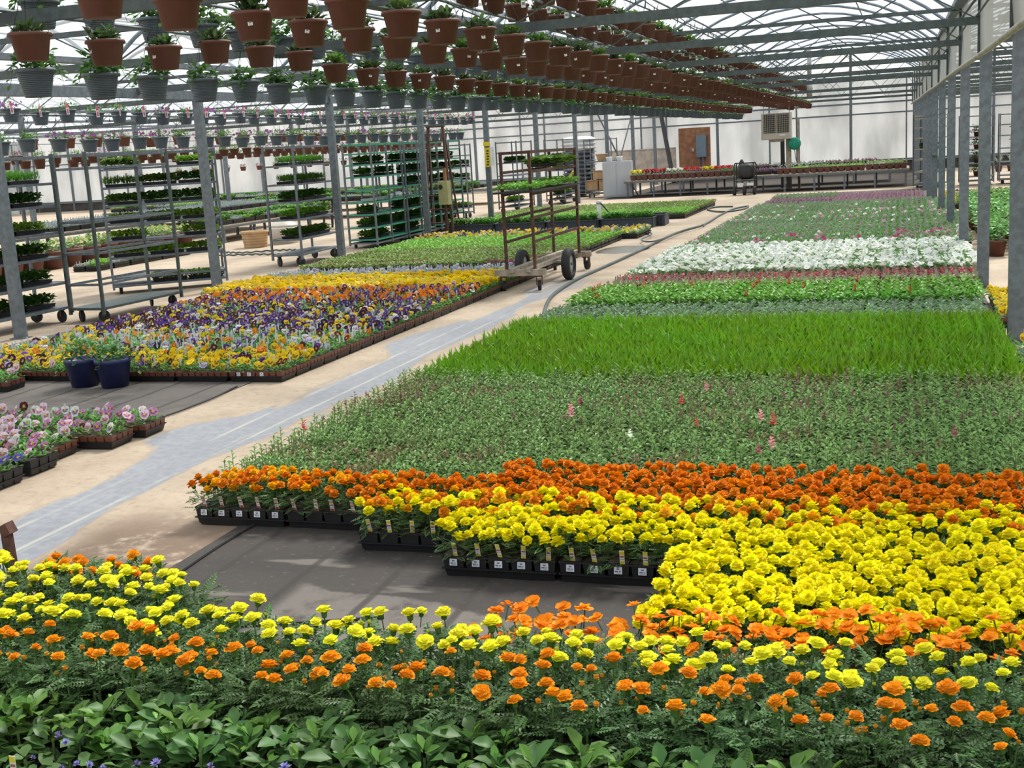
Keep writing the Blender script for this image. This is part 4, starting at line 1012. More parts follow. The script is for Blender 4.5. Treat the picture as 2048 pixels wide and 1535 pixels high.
# ------------------------------------------------------------------ trolleys, racks and what they carry
def tire(r, w): 
    b = MB(); k = 20
    prof = [(r*.62, -w/2), (r*.9, -w/2), (r, -w*.28), (r, w*.28), (r*.9, w/2), (r*.62, w/2), (r*.62, -w/2)]
    b.lathe(prof, k, cap=False); me = b.mesh('wheel', 'rubber', True); return me
def caster(parent, x, y, r=.055, z0=None, mt='galv_dark'):
    w = obj('caster', MB().box((0, 0, r*2.05), (.07, .06, .012)).box((-.02, 0, r*1.5), (.006, .035, r*1.1)).box((.02, 0, r*1.5), (.006, .035, r*1.1)).mesh('caster', mt), parent, (x, y, 0), rng.uniform(-.8, .8))
    obj('wheel', MB().lathe([(r*.3, -.016), (r, -.014), (r, .014), (r*.3, .016)], 14).mesh('wheel', 'rubber'), w, (0, 0, r), rot=(0, PI/2, 0))
CUSH = {k: foliage(f_rosette(c, 34, z, L)) for k, c, z, L in (('young', (.24, .46, .045), .08, (.04, .065)), ('tomato', (.075, .19, .03), .10, (.05, .08)), ('olive', (.11, .22, .03), .09, (.05, .08)), ('grey', (.25, .32, .24), .06, (.04, .06)))}
CUSH['grass'] = foliage(lambda b, i: leaves(b, np.array([(x, y, .09) for y in np.linspace(-.11, .11, 6) for x in np.linspace(-.24, .24, 12)]), 8, .012, 0, .07, (.06, .10), .17, (30, 80), (.10, .27, .025), 'lance', .25, 10))
GT = [FOL['young'], FOL['tomato'], FOL['grass'], FOL['grey'], FOL['olive']]
def rack(label, corner, dirx, L, Wd, H_, zs, name='plant_rack', metal='galv', shelfmat='galv', base=.16, mids=False, edge=.03, group=None, trays=None):
    """corner = front-left foot, dirx = direction of the long side; the short side runs to its left"""
    a = math.atan2(dirx[1], dirx[0])
    t = thing(name, label, 'rack', (corner[0], corner[1], 0), a, group)
    up = MB().bar((0, 0, base*.6), (0, 0, H_), .034).mesh('upright', metal)
    xs_ = (0, L/2, L) if mids else (0, L)
    for x in xs_:
        for y in (0, Wd): obj('upright', up, t, (x, y, 0))
    sh = MB(); sh.box((L/2, Wd/2, -.008), (L-.03, Wd-.02, .012)); 
    for y in (.0, Wd): sh.bar((0, y, -.012), (L, y, -.012), .02, edge)
    for x in (.0, L): sh.bar((x, 0, -.012), (x, Wd, -.012), .02, edge)
    shm = sh.mesh('shelf', shelfmat)
    fr = MB()
    for y in (0, Wd): fr.bar((0, y, -.012), (L, y, -.012), .022, edge)
    for x in (.0, L): fr.bar((x, 0, -.012), (x, Wd, -.012), .022, edge)
    frm = fr.mesh('shelf_frame', shelfmat)
    for i, (z, full) in enumerate(zs): obj('shelf' if full else 'shelf_frame', shm if full else frm, t, (0, 0, z))
    obj('top_rail', frm, t, (0, 0, H_-.02))
    obj('base', MB().box((L/2, Wd/2, base), (L+.02, Wd+.02, .03)).mesh('base', metal), t)
    for x in (.1, L-.1):
        for y in (.08, Wd-.08): caster(t, x, y, base/2.4)
    R = Matrix.Rotation(a, 3, 'Z')
    def put(u, v, z, kind, lab, grp, rz=0, tm=None, nm='seedling_tray', sc=1.):
        if grp: lab = f'{lab}, {nth(1+sum(q[0] < z-.02 for q in zs)) if z > zs[0][0]-.05 else "lowest"} level, {"near end" if u < L*.3 else "middle" if u < L*.6 else "far end"}'
        p = R @ Vector((u, v, 0))
        tt = thing(nm, lab, 'tray', (corner[0]+p.x, corner[1]+p.y, z+.001), a+rz, grp, TRRACK, sc=sc)
        obj('foliage', CUSH[kind][rng.integers(len(CUSH[kind]))], tt, (0, 0, -.055), kind='stuff')
    return t, put
# rack at the picture's left edge behind the first post
r0, put = rack('steel trolley of green trays at the left edge, behind the first post of the row', (-10.02, 10.9), (.06, 1), 1.75, .56, 2.06, [(.5, 1), (.82, 1), (1.12, 1), (1.45, 1), (1.72, 1)], base=.18)
for z, kd in ((.5, 'tomato'), (.82, 'tomato'), (1.12, 'young'), (1.45, 'tomato'), (1.72, 'grass')):
    for u in (.3, .85, 1.4): put(u, .28, z, kd, 'green tray on the left-edge trolley', 'trays on the left-edge trolley')
for u in (.3, .85, 1.4): put(u, .28, .2, 'tomato', 'green tray on the lowest deck of the left-edge trolley', 'trays on the lowest deck, left-edge trolley')
# empty trolley
r1, _ = rack('empty grey steel trolley with shelf frames, in front of the pansy bed corner', (-9.3, 12.45), (.07, 1.6), 1.6, .5, 2.06, [(.48, 0), (.86, 0), (1.24, 0), (1.88, 0)], metal='galv_dark', base=.17)
# trolley of bright trays behind it
r2, put = rack('steel trolley facing the camera with trays of bright green seedlings on seven shelves', (-11.2, 15.3), (1.35, .98), 1.66, .55, 2.08, [(.25, 1), (.55, 1), (.8, 1), (1.05, 1), (1.32, 1), (1.58, 1), (1.85, 1)], base=.12)
for z, ks in ((.13, (0, 1, 1)), (.55, (1, 1, 1)), (.8, (1, 0, 1)), (1.05, (1, 1, 1)), (1.32, (1, 1, 1)), (1.58, (1, 1, 1)), (1.85, (1, 0, 1))):
    for u, on in zip((.3, .83, 1.36), ks):
        if on: put(u, .22, z, ('young', 'grass', 'olive', 'tomato')[rng.integers(4)] if z > 1.1 else 'young', 'seedling tray on the camera-facing trolley', 'trays on the camera-facing trolley')
# tall trolley with deep green trays right of the second post
r3, put = rack('tall steel trolley with long green trays, behind the third post of the row', (-9.92, 18.9), (-.05, 1), 1.7, .56, 2.08, [(.48, 1), (.82, 1), (1.12, 1), (1.42, 1), (1.74, 1)], base=.2)
for z, kd in ((.48, 'olive'), (.82, 'young'), (1.12, 'tomato'), (1.42, 'grass'), (1.74, 'grass')):
    for u in (.35, .88, 1.4): put(u, .28, z, kd, 'green tray on the tall trolley by the third post', 'trays on the tall trolley')
for nm_, cx_, cy_, grp in (('first', -10.0, 22.3, 'a'), ('second', -10.05, 24.1, 'b'), ('third', -10.1, 26.2, 'c')):
    rg, put = rack(f'green-shelved steel rack full of dark green trays, {nm_} of three behind the soft green bed', (cx_, cy_), (-.02, 1), 1.6, .6, 2.08, [(.18, 1), (.42, 1), (.68, 1), (.92, 1), (1.16, 1), (1.42, 1), (1.66, 1), (1.88, 1)], shelfmat='greenpaint', base=.1, mids=True)
    for z in (.18, .42, .68, 1.16, 1.42, 1.66):
        for u in (.3, .83, 1.34):
            if rng.random() < .8: put(u, .3, z, ('tomato', 'tomato', 'olive')[rng.integers(3)], f'dark tray on the {nm_} green-shelved rack', f'trays on the {nm_} green-shelved rack')
for i in range(3):
    b = MB(); b.box((0, 0, .03), (.3, .2, .05), taper=.85); thing('paper_stack', f'crumpled white paper bundle on the first green-shelved rack, {nth(i+1)} from the left', 'paper', (-10.25, 22.6+.4*i, .925), rng.uniform(0, 1), 'white paper bundles', b.mesh('paper', 'white'))
# brown step ladder
b = MB()
lad = thing('step_ladder', 'brown wooden A-frame step ladder beside the fourth post', 'ladder', (-9.62, 24.8, 0), .2)
for s in (-1, 1):
    obj('rail', MB().bar((s*.3, -.02, 0), (s*.16, .32, 2.35), .05, .09).mesh('rail', 'rust'), lad)
    obj('rail', MB().bar((s*.32, .95, 0), (s*.17, .38, 2.3), .035, .06).mesh('rail', 'rust'), lad)
for k in range(1, 8):
    t_ = k/8; obj('step', MB().box((0, -.02+.34*t_, 2.35*t_), (.56-.26*t_, .11, .025)).mesh('step', 'rust'), lad)
obj('top_cap', MB().box((0, .34, 2.36), (.4, .2, .03)).mesh('top_cap', 'rust'), lad)
# rusty cart on the aisle
cart = thing('rusty_cart', 'rusty brown pipe cart with big rubber wheels standing half in the aisle', 'cart', (-4.85, 14.75, 0), -.005)
Wc, Lc, Hc = .38, 2.3, 1.76
for x in (0, Wc):
    for y in (.04, Lc-.04): obj('upright', MB().bar((x, y, .26), (x, y, Hc), .035).mesh('upright', 'rust'), cart)
for x in (0, Wc):
    for z in (.62, .92, 1.5, Hc-.018): obj('side_rail', MB().bar((x, .04, z), (x, Lc-.04, z), .025, .035).mesh('side_rail', 'rust'), cart)
for y in (.04, Lc-.04): obj('top_rail', MB().bar((0, y, Hc-.018), (Wc, y, Hc-.018), .03, .036).mesh('top_rail', 'rust'), cart)
for x in (.1, Wc-.06): obj('bed_rail', MB().bar((x, -.1, .27), (x, Lc+.1, .27), .07, .05).mesh('bed_rail', 'wood'), cart, label='pale weathered bed rail')
for y in (-.02, Lc+.02): obj('cross_beam', MB().bar((-.14, y, .235), (Wc+.16, y, .235), .07, .08).mesh('cross_beam', 'wood'), cart, label='pale weathered cross beam')
obj('axle', MB().tube([(-.2, 1.15, .215), (Wc+.2, 1.15, .215)], .018, 6).mesh('axle', 'galv'), cart)
obj('axle_board', MB().box((Wc/2, 1.15, .245), (Wc+.1, .1, .03)).mesh('axle_board', 'wood'), cart)
tm = tire(.215, .11)
hub = MB().lathe([(.0, -.03), (.06, -.035), (.13, -.03), (.14, 0), (.13, .03), (.06, .035), (.0, .03)], 16, cap=False).mesh('rim', 'alu')
for x in (-.14, Wc+.14):
    w = obj('wheel', tm, cart, (x, 1.15, .215), rot=(0, PI/2, 0)); obj('rim', hub, w, label='dull metal rim')
for x in (-.04, Wc+.06):
    for y in (0, Lc+.1):
        c = obj('caster', MB().box((0, 0, .185), (.09, .09, .02)).box((-.035, .02, .13), (.012, .06, .12)).box((.035, .02, .13), (.012, .06, .12)).mesh('caster', 'rust'), cart, (x, y, 0), rng.uniform(-.3, .3))
        obj('wheel', MB().lathe([(.02, -.025), (.065, -.022), (.065, .022), (.02, .025)], 14).mesh('wheel', 'rubber'), c, (0, .03, .066), rot=(0, PI/2, 0))
def long_board(L, w, kind, nm, lab, loc, rz):
    t = thing(nm, lab, 'tray', loc, rz, None, MB().box((0, 0, .012), (w, L, .024)).mesh('board', 'blackplastic'))
    for k in range(int(L/.27)):
        obj('foliage', FOL[kind][k % 3], t, (0, -L/2+.135+.27*k, -.06), kind='stuff')
    return t
for x in (0, Wc):
    obj('side_rail', MB().bar((x, .04, 1.22), (x, Lc-.04, 1.22), .025, .035).mesh('side_rail', 'rust'), cart)
long_board(2.45, .52, 'young', 'seedling_board', 'long board of fresh green seedlings across the rusty cart', (-4.66, 15.85, 1.24), -.005)
for q_ in range(1, 3):
    t = thing('seedling_tray', f'dark tray of short seedlings on the upper rails of the rusty cart, {["", "front", "rear"][q_]} one', 'tray', (-4.66, 15.75+.45*q_, 1.53), PI/2, None, TRRACK, sc=(.85, 1.7, 1)); obj('foliage', CUSH['olive'][q_], t, (0, 0, -.055), kind='stuff', sc=(1, 1, .9))
# a rack with odd trays behind the rusty cart, and others toward the end wall
for i, (cx_, cy_, lab) in enumerate(((-10.4, 33.2, 'steel rack with a few trays seen through the rusty cart'), (-9.95, 36.6, 'steel rack of sparse trays right behind the rusty cart top'), (-12.8, 31, 'steel rack of trays left of the sixth post in the back'))):
    rg, put = rack(lab, (cx_, cy_), (-.02, 1) if i < 2 else (1, .1), 1.6, .6, 2.0, [(.3, 1), (.7, 1), (1.05, 1), (1.4, 1), (1.7, 1)], base=.16)
    for z in (.3, .7, 1.05, 1.4):
        for u in (.35, .9, 1.35):
            if rng.random() < .7: put(u, .3, z, ('tomato', 'young', 'olive')[rng.integers(3)], f'green tray on the back rack {["seen through the cart", "behind the cart top", "left of the sixth post"][i]}', f'trays on back rack {["one","two","three"][i]}')
# yellow sign on the fifth post, yellow box on the fourth
sg = thing('post_sign', 'narrow yellow and white sign with black lettering on the fifth post of the left row', 'sign', (-9.55, 28.2, 0))
obj('panel', MB().box((-.02, 0, 1.62), (.13, .01, .46)).mesh('panel', 'yellow'), sg); obj('panel', MB().box((.10, 0, 1.64), (.1, .01, .44)).mesh('panel', 'white'), sg, label='white panel'); obj('panel', MB().box((-.03, 0, 1.94), (.16, .01, .1)).mesh('panel', 'yellow'), sg)
b = MB()
for k in range(6): b.box((-.02+.01*(k % 2), -.007, 1.45+.065*k), (.06, .003, .035))
obj('lettering', b.mesh('lettering', 'ink'), sg)
bx = thing('control_box', 'pale yellow metal box with a round dial by the fourth post', 'box', (-9.35, 24.55, 0), -.2)
obj('case', MB().box((0, 0, .95), (.24, .14, .5)).mesh('case', simple('pale_yellow_enamel', (.50, .46, .22), .5, 0, .15, 6)), bx)
obj('dial', MB().lathe([(.05, 0), (.05, .02)], 14).mesh('dial', 'ink'), bx, (-.05, -.07, 1.08), rot=(PI/2, 0, 0)); obj('stand', MB().bar((0, .0, 0), (0, .0, .72), .05).mesh('stand', 'rust'), bx); obj('lid', MB().box((.02, .02, 1.33), (.06, .05, .28)).mesh('lid', 'ply'), bx)

# ------------------------------------------------------------------ end of the house: benches and everything by the end wall
def bench(label, x0, x1, y0, dep, z, nleg, at=None, rz=0):
    t = thing('bench', label, 'bench', at or ((x0+x1)/2, y0, 0), rz)
    L = x1-x0
    for k in range(6): obj('board', MB().box((0, dep*(k+.5)/6, z-.015), (L, dep/6-.012, .03)).mesh('board', 'wood'), t)
    for y in (.03, dep-.03): obj('rail', MB().bar((-L/2, y, z-.055), (L/2, y, z-.055), .04, .05).mesh('rail', 'galv'), t)
    for k in range(nleg):
        x = -L/2+.1+(L-.2)*k/(nleg-1)
        for y in (.08, dep-.08): obj('leg', MB().bar((x, y, 0), (x, y, z-.03), .055).mesh('leg', 'galv'), t)
    return t
bench('long low timber bench of red and yellow potted flowers by the end wall', -8.6, -4.95, 38.9, 2.2, .54, 5)
bench('long low timber bench of green pots on the right of the end wall', -4.4, .2, 38.0, 2.4, .54, 6)
bench('second low timber bench further back between the two front ones', -8.4, -.3, 41.8, 2.2, .6, 8)
b = MB(); b.box((0, 0, .08), (.17, .17, .16), taper=.76); b.box((0, 0, .155), (.185, .185, .02)); b.box((0, 0, .16), (.15, .15, .012)); SQP = b.mesh('pot', 'terracotta')
def sqplants(col, fl=None, z1=.1):
    b = MB(); c = np.array([(0, 0, 0.)]); leaves(b, c, 16, .08, 0, z1, (.05, .08), .6, (0, 60), col, 'leaf', .25)
    if fl:
        m = 22; p = np.stack([U(-.09, .09, m), U(-.09, .09, m), U(z1*.8, z1+.07, m)], -1); disc_flowers(b, p, face_rot(m, (10, 80), (-2, 2)), .036, fl, (.8, .8, .5))
    return b.mesh('foliage', ['leaf', 'petal'])
SQ = {k: sqplants(*v) for k, v in dict(red=((.12, .25, .07), (.72, .02, .02)), orange=((.12, .25, .07), (.8, .22, .02)), yellow=((.12, .25, .07), (.88, .72, .03)), white=((.15, .28, .1), (.85, .85, .8)), darkred=((.12, .2, .06), (.45, .02, .04)), green=((.25, .42, .12), None), lime=((.42, .55, .15), None), pale=((.35, .45, .32), None)).items()}
seqs = ['yellow', 'yellow', 'yellow', 'darkred', 'darkred', 'red', 'darkred', 'white', 'white', 'white', 'red', 'red', 'red', 'yellow', 'yellow', 'red', 'red', 'red', 'green']
for i, k in enumerate(seqs):
    if i == 0: continue
    t = thing('square_flower_pot', f'square brown pot of {dict(red="red", yellow="yellow", darkred="dark red", white="white", green="green")[k]} {"flowers" if k != "green" else "leaves"} on the left bench, {nth(i)} from the left', 'flower pot', (-8.5+.195*i, 39.02, .541), rng.uniform(-.1, .1), f'{k} pots on the left bench')
    obj('pot', SQP, t); obj('foliage', SQ[k], t, (0, 0, .16), kind='stuff')
for i in range(19):
    k = 'pale' if i < 5 else ('green' if i < 13 else 'lime')
    t = thing('square_flower_pot', f'square brown pot of {dict(pale="pale grey-green", green="mid green", lime="lime green")[k]} leaves on the right bench, {nth(i+1)} from the left', 'flower pot', (-3.55+.2*i, 38.12, .541), rng.uniform(-.1, .1), f'{k} pots on the right bench')
    obj('pot', SQP, t); obj('foliage', SQ[k], t, (0, 0, .16), kind='stuff')
for i in range(6):
    for j in range(3):
        flat(('plum', 'grey', 'greenpet', 'plum')[rng.integers(4)], f'flat of seedlings behind the pots on the left bench, {nth(j+1)} row, {nth(i+1)} from left', -8.2+.56*i, 39.5+.5*j, 'flats behind the pots on the left bench', TRLOW, z=.541)
for i in range(8):
    for j in range(3):
        flat(('grey', 'young', 'young', 'greenpet')[rng.integers(4)] if i > 1 else 'plum', f'flat of plants behind the pots on the right bench, {nth(j+1)} row, {nth(i+1)} from left', -4.1+.55*i, 38.6+.55*j, 'flats behind the pots on the right bench', TRLOW, z=.541)
for i in range(13):
    flat(('plum', 'grey')[rng.integers(2)], f'flat of mauve seedlings on the back bench, front row, {nth(i+1)} from the left', -8.0+.58*i, 42.2, 'flats on the back bench', TRLOW, z=.601)
    flat(('plum', 'lime')[rng.integers(2)], f'flat of mauve seedlings on the back bench, rear row, {nth(i+1)} from the left', -8.0+.58*i, 42.7, 'flats on the back bench', TRLOW, z=.601)
# unit heater hung from the truss
hx, hy = -3.84, 40
ht = thing('unit_heater', 'beige unit heater with black louvred grille hung below the last brown baskets', 'heater', (hx, hy, 1.58))
obj('case', MB().box((0, .3, .41), (.92, .6, .82)).mesh('case', 'cream'), ht)
obj('recess', MB().box((-.2, -.002, .5), (.38, .02, .58)).box((.22, -.002, .5), (.38, .02, .58)).mesh('recess', 'ink'), ht, label='black opening')
for xc in (-.2, .22):
    for k in range(9): obj('louvre', MB().box((xc, -.02, .245+.064*k), (.37, .025, .008)).mesh('louvre', 'cream'), ht)
    for k in range(7): obj('grille_bar', MB().box((xc-.165+.055*k, -.014, .5), (.008, .012, .57)).mesh('grille_bar', 'cream'), ht)
obj('front_panel', MB().box((0, -.015, .1), (.9, .02, .18)).mesh('front_panel', 'cream'), ht); obj('badge', MB().box((.2, -.028, .13), (.2, .004, .04)).mesh('badge', 'white'), ht, label='pale nameplate')
obj('burner', MB().lathe([(.18, 0), (.3, .12)], 14, (0, .3, -.08)).mesh('burner', 'cream'), ht)
for x in (-.4, .4): obj('hanger_rod', MB().tube([(x, .3, .8), (x, .3, 1.3)], .012, 5).mesh('hanger_rod', 'galv'), ht)
b = MB(); b.tube([(0, 0, 0), (.0, 0, .55)], .09, 12); b.tube([(0, 0, .55), (.0, 0, 1.5)], .07, 12)
thing('flue_pipe', 'pale round flue pipe rising above the unit heater into the roof', 'pipe', (-2.85, 41, 2.85), me=b.mesh('flue', 'alu', True))
hr = thing('hose_reel', 'round green plastic hose reel on a stand right of the unit heater', 'hose reel', (-3.28, 40.2, 0))
obj('drum', MB().lathe([(.0, -.12), (.15, -.12), (.2, -.07), (.2, .07), (.15, .12), (0, .12)], 18, cap=False).mesh('drum', simple('sea_green_plastic', (.01, .30, .19), .5, 0, .2, 6), True), hr, (0, 0, 1.42), rot=(PI/2, 0, 0))
obj('stand', MB().bar((.12, .1, 0), (.12, .1, 2.2), .08).bar((-.2, .15, 0), (-.2, .15, 2.3), .16).mesh('stand', 'wood'), hr)
obj('hose_end', MB().tube([(0, -.05, 1.22), (.05, -.05, .9), (.14, -.05, .7)], .012, 5).mesh('hose_end', 'hose'), hr)
dp = MB().tube([(0, 0, 0), (0, 0, 1.6)], .07, 10); thing('dark_pipe', 'dark upright pipe left of the green hose reel below the heater', 'pipe', (-3.72, 40.9, 0), me=dp.mesh('pipe', 'ink'))
# two-wheeled garden cart with a black bag
gc = thing('garden_cart', 'dark green framed garden cart carrying a black bag, at the end of the aisle', 'cart', (-4.55, 37.4, 0))
for x in (-.3, .3):
    obj('side_frame', MB().tube([(x, 0, .12), (x, 0, .85), (x*.9, .02, .95), (x*.9, .5, .95), (x, .55, .85), (x, .55, .2)], .022, 6).mesh('side_frame', simple('dark_green_paint', (.015, .05, .03), .45, 0, .2, 6) if x < 0 else 'ink'), gc)
obj('handle', MB().tube([(-.27, 0, .95), (.27, 0, .95)], .02, 6).mesh('handle', 'ink'), gc); obj('deck', MB().box((0, .28, .42), (.6, .6, .03)).mesh('deck', 'ink'), gc)
for x in (-.3, .0, .3): 
    w = obj('wheel', tire(.13, .09), gc, (x, -.02, .13), rot=(0, PI/2, 0)); obj('rim', MB().lathe([(.0, -.02), (.07, -.02), (.07, .02), (.0, .02)], 10, cap=False).mesh('rim', 'cream'), w)
obj('seat_tray', MB().box((-.12, -.02, .30), (.2, .1, .12), taper=.8).mesh('seat_tray', 'white'), gc, label='white tub'); obj('plate', MB().box((.18, -.02, .32), (.2, .03, .08)).mesh('plate', 'white'), gc, label='white plate')
def blob(rx, ry, rz, seed=1, n=10, m=7, rough=.12):
    rr = np.random.default_rng(seed); b = MB(); v = []
    for i in range(m+1):
        for k in range(n):
            th = PI*i/m; q = 2*PI*k/n; s = 1+rr.uniform(-rough, rough)*(0 < i < m)
            v.append((rx*math.sin(th)*math.cos(q)*s, ry*math.sin(th)*math.sin(q)*s, rz*math.cos(th)*(-1)*(s if 0 < i < m else 1)))
    b.add(v, [(i*n+k, i*n+(k+1) % n, (i+1)*n+(k+1) % n, (i+1)*n+k) for i in range(m) for k in range(n)]); return b
def pillow(L, Wd, h, seed, p=3.):
    rr = np.random.default_rng(seed); b = MB(); n = 9; v = []
    for s in (-1, 1):
        for j in range(n):
            for i in range(n):
                u, w = -1+2*i/(n-1), -1+2*j/(n-1); q = max(0, (1-abs(u)**p)*(1-abs(w)**p))**.5
                v.append((u*L/2, w*Wd/2, s*h/2*q*(1+rr.uniform(-.2, .2))))
    f = []
    for s in (0, 1):
        for j in range(n-1):
            for i in range(n-1):
                a = s*n*n+j*n+i; q = (a, a+1, a+n+1, a+n); f.append(q if s else q[::-1])
    b.add(v, f); return b
thing('black_bag', 'crumpled black bag piled on top of the garden cart', 'bag', (-4.5, 37.62, .70), me=blob(.3, .26, .25, 5).mesh('bag', 'ink', True))
thing('black_bag', 'small black sack standing on the back of the garden cart', 'bag', (-4.66, 37.75, .86), me=blob(.09, .1, .2, 6).mesh('bag', 'ink', True))
# plywood board with a grey electrical box
pw = thing('plywood_board', 'upright brown plywood sheet fixed to the end wall', 'board', (-8.36, 51.9, 0), me=MB().box((0, 0, 1.25), (1.34, .03, 1.9)).bar((-.4, -.02, 0), (-.4, -.02, .4), .06).bar((.4, -.02, 0), (.4, -.02, .4), .06).mesh('board', 'ply'))
eb = thing('electrical_box', 'grey metal electrical box with two conduits, on the plywood sheet', 'electrical box', (-8.06, 51.8, 0))
obj('case', MB().box((0, 0, 1.42), (.42, .14, .92)).mesh('case', 'boxgrey'), eb); obj('door', MB().box((0, -.075, 1.42), (.38, .012, .88)).mesh('door', 'boxgrey'), eb)
for x in (-.1, .05): obj('conduit', MB().tube([(x, 0, 0), (x, 0, .97)], .03, 8).mesh('conduit', 'galv'), eb)
thing('switch_box', 'small cream switch box on the plywood sheet left of the grey box', 'switch', (-8.42, 51.86, 1.28), me=MB().box((0, 0, 0), (.09, .05, .12)).box((0, -.03, 0), (.03, .012, .05)).mesh('box', 'cream'))
thing('leaning_pipe', 'thick dark pipe leaning against the end wall left of the plywood', 'pipe', me=MB().tube([(-9.0, 50.3, 0), (-9.75, 51.7, 3.1)], .09, 8).mesh('pipe', 'ink'))
b = MB(); b.tube([(-8.55, 40.8, .0), (-10.4, 43, 2.9)], .03, 6); thing('brace_pole', 'thin dark pole slanting up left from the left bench', 'pole', me=b.mesh('pole', 'ink'))
b = MB(); b.tube([(-9.6, 41.2, .0), (-8.95, 42.5, 2.9)], .022, 6); thing('brace_pole', 'thin grey pole slanting up right behind the white cabinet', 'pole', me=b.mesh('pole', 'galv'))
cb = thing('metal_cabinet', 'pale grey metal cabinet standing at the left end of the bench', 'cabinet', (-8.9, 39.3, 0), .1)
M['enamel'] = simple('pale_grey_enamel', (.50, .53, .57), .45, 0, .08, 2)
obj('body', MB().box((0, .25, .6), (.95, .5, 1.15)).mesh('body', 'enamel'), cb); obj('door', MB().box((-.25, -.006, .6), (.42, .015, 1.05)).mesh('door', 'enamel'), cb); obj('door', MB().box((.22, -.006, .6), (.42, .015, 1.05)).mesh('door', 'enamel'), cb)
for i, (x, z) in enumerate(((-.3, 1.175), (.05, 1.175))): thing('bucket', f'small white bucket on the pale cabinet, {["left", "right"][i]} one', 'bucket', (-8.9+x, 39.55, z), me=pot_mesh(.1, .08, .16, None, mat='white', name='bucket'))
# pallet of bagged soil
pt = thing('pallet', 'timber pallet under the tall stack of bags near the end wall', 'pallet', (-10.75, 41.6, 0))
for k in range(5): obj('board', MB().box((0, -.5+.25*k, .125), (1.2, .12, .02)).mesh('board', 'wood'), pt)
for x in (-.5, 0, .5): obj('bearer', MB().box((x, 0, .06), (.1, 1.1, .11)).mesh('bearer', 'wood'), pt)
BG = [pillow(1.0, .62, .17, k) for k in range(3)]; BGM = [q.mesh('sack', 'bagdark', True) for q in BG]; BGW = [pillow(1.05, .66, .2, k+9).mesh('sack', 'bag', True) for k in range(2)]
lv = 13
for k in range(lv):
    w = k >= lv-3
    for s in (0, 1):
        thing('bag_of_soil', f'{"white" if w else "grey"} plastic sack on the pallet, {nth(k+1)} layer up, {["front", "back"][s]} one', 'bag', (-10.75+rng.uniform(-.03, .03), 41.3+.6*s, .22+.145*k), rng.uniform(-.05, .05), 'white sacks on the pallet' if w else 'grey sacks on the pallet', (BGW if w else BGM)[k % 2])
# stock trolley with boxes and baskets
rs, _ = rack('steel stock trolley with cardboard boxes left of the pale cabinet', (-10.15, 40.0), (1, -.1), .95, .6, 1.95, [(.25, 1), (1.2, 1)], base=.14)
for i, (x, y, z, s) in enumerate(((-9.95, 40.25, .255, .36), (-9.5, 40.2, .255, .34), (-9.75, 40.25, .62, .3))):
    b = MB(); b.box((0, 0, s*.45), (s*1.1, s, s*.9)); t = thing('cardboard_box', f'brown cardboard box on the stock trolley, {["lower left", "lower right", "upper"][i]}', 'box', (x, y, z), rng.uniform(-.2, .2)); obj('body', b.mesh('body', 'card'), t)
    obj('flap', MB().box((0, -s*.62, s*.95), (s*1.05, s*.35, .006)).mesh('flap', 'card'), t); obj('tape', MB().box((0, 0, s*.905), (.05, s, .004)).mesh('tape', 'cream'), t)
thing('wicker_basket', 'tan round basket on the stock trolley upper shelf', 'basket', (-9.6, 40.2, 1.205), me=pot_mesh(.2, .14, .24, None, mat='card', name='basket', ribs=6))
thing('cardboard_box', 'brown cardboard box on the floor behind the pallet stack', 'box', (-10.2, 40.0, 0), .1, me=MB().box((0, 0, .2), (.4, .4, .4)).box((0, -.25, .42), (.4, .14, .01)).mesh('box', 'card')) if 0 else None
b = MB(); b.tube([(-9.72, 36.8, 1.0), (-9.9, 36.9, .75), (-10.25, 37, .35), (-10.4, 37, .1)], .03, 4); thing('caution_tape', 'yellow tape tied to the seventh post and hanging to the left', 'tape', me=b.mesh('tape', 'tape'))
# stained board wall behind the left bench
thing('board_panel', 'stained beige board leaning along the end wall left of the plywood', 'board', (-10.6, 51.85, 0), me=MB().box((0, 0, .72), (2.9, .04, 1.44)).bar((-1.45, -.03, 1.42), (1.45, -.03, 1.42), .04).mesh('board', 'concretewall'))

# ------------------------------------------------------------------ hose, standpipe, loose things on the aisle
def smooth(P, k=8):
    P = np.asarray(P, float); Q = np.vstack([2*P[0]-P[1], P, 2*P[-1]-P[-2]]); out = []
    for i in range(1, len(Q)-2):
        for t in np.linspace(0, 1, k, endpoint=False):
            a, b_, c, d = Q[i-1], Q[i], Q[i+1], Q[i+2]; out.append(.5*((2*b_)+(c-a)*t+(2*a-5*b_+4*c-d)*t*t+(3*b_-a-3*c+d)*t**3))
    out.append(P[-1]); return np.array(out)
hp = [(-3.50, 11.6), (-3.62, 12.15), (-4.02, 13.9), (-4.17, 15.6), (-4.16, 16.9), (-4.14, 18.2), (-4.13, 20.1), (-4.15, 22.6), (-4.08, 23.7), (-3.9, 25.3), (-3.97, 27.9), (-3.94, 30.2), (-3.70, 31.1), (-3.7, 29.8), (-4.1, 29.2), (-4.6, 30.3), (-4.55, 31.3), (-4.1, 31.2)]
thing('hose', 'dark grey-green garden hose snaking along the aisle past the rusty cart', 'hose', me=MB().tube([(x, y, .022) for x, y in smooth(hp)], .021, 7).mesh('hose', 'hose', True))
hp = [(-4.75, 23.4), (-4.5, 22.6), (-4.45, 21.4), (-4.2, 20.9), (-4.06, 21.6), (-4.02, 23.2), (-3.85, 24.4), (-3.95, 26.0)]
thing('hose', 'thinner loop of hose curling out from the back pansy strip into the aisle', 'hose', me=MB().tube([(x, y, .06 if 2 < i < 50 else .015) for i, (x, y) in enumerate(smooth(hp))], .014, 6).mesh('hose', 'hose', True))
b = MB(); b.tube([(0, 0, 0), (0, 0, .5)], .045, 12); b.tube([(0, 0, .5), (0, 0, .56)], .06, 12)
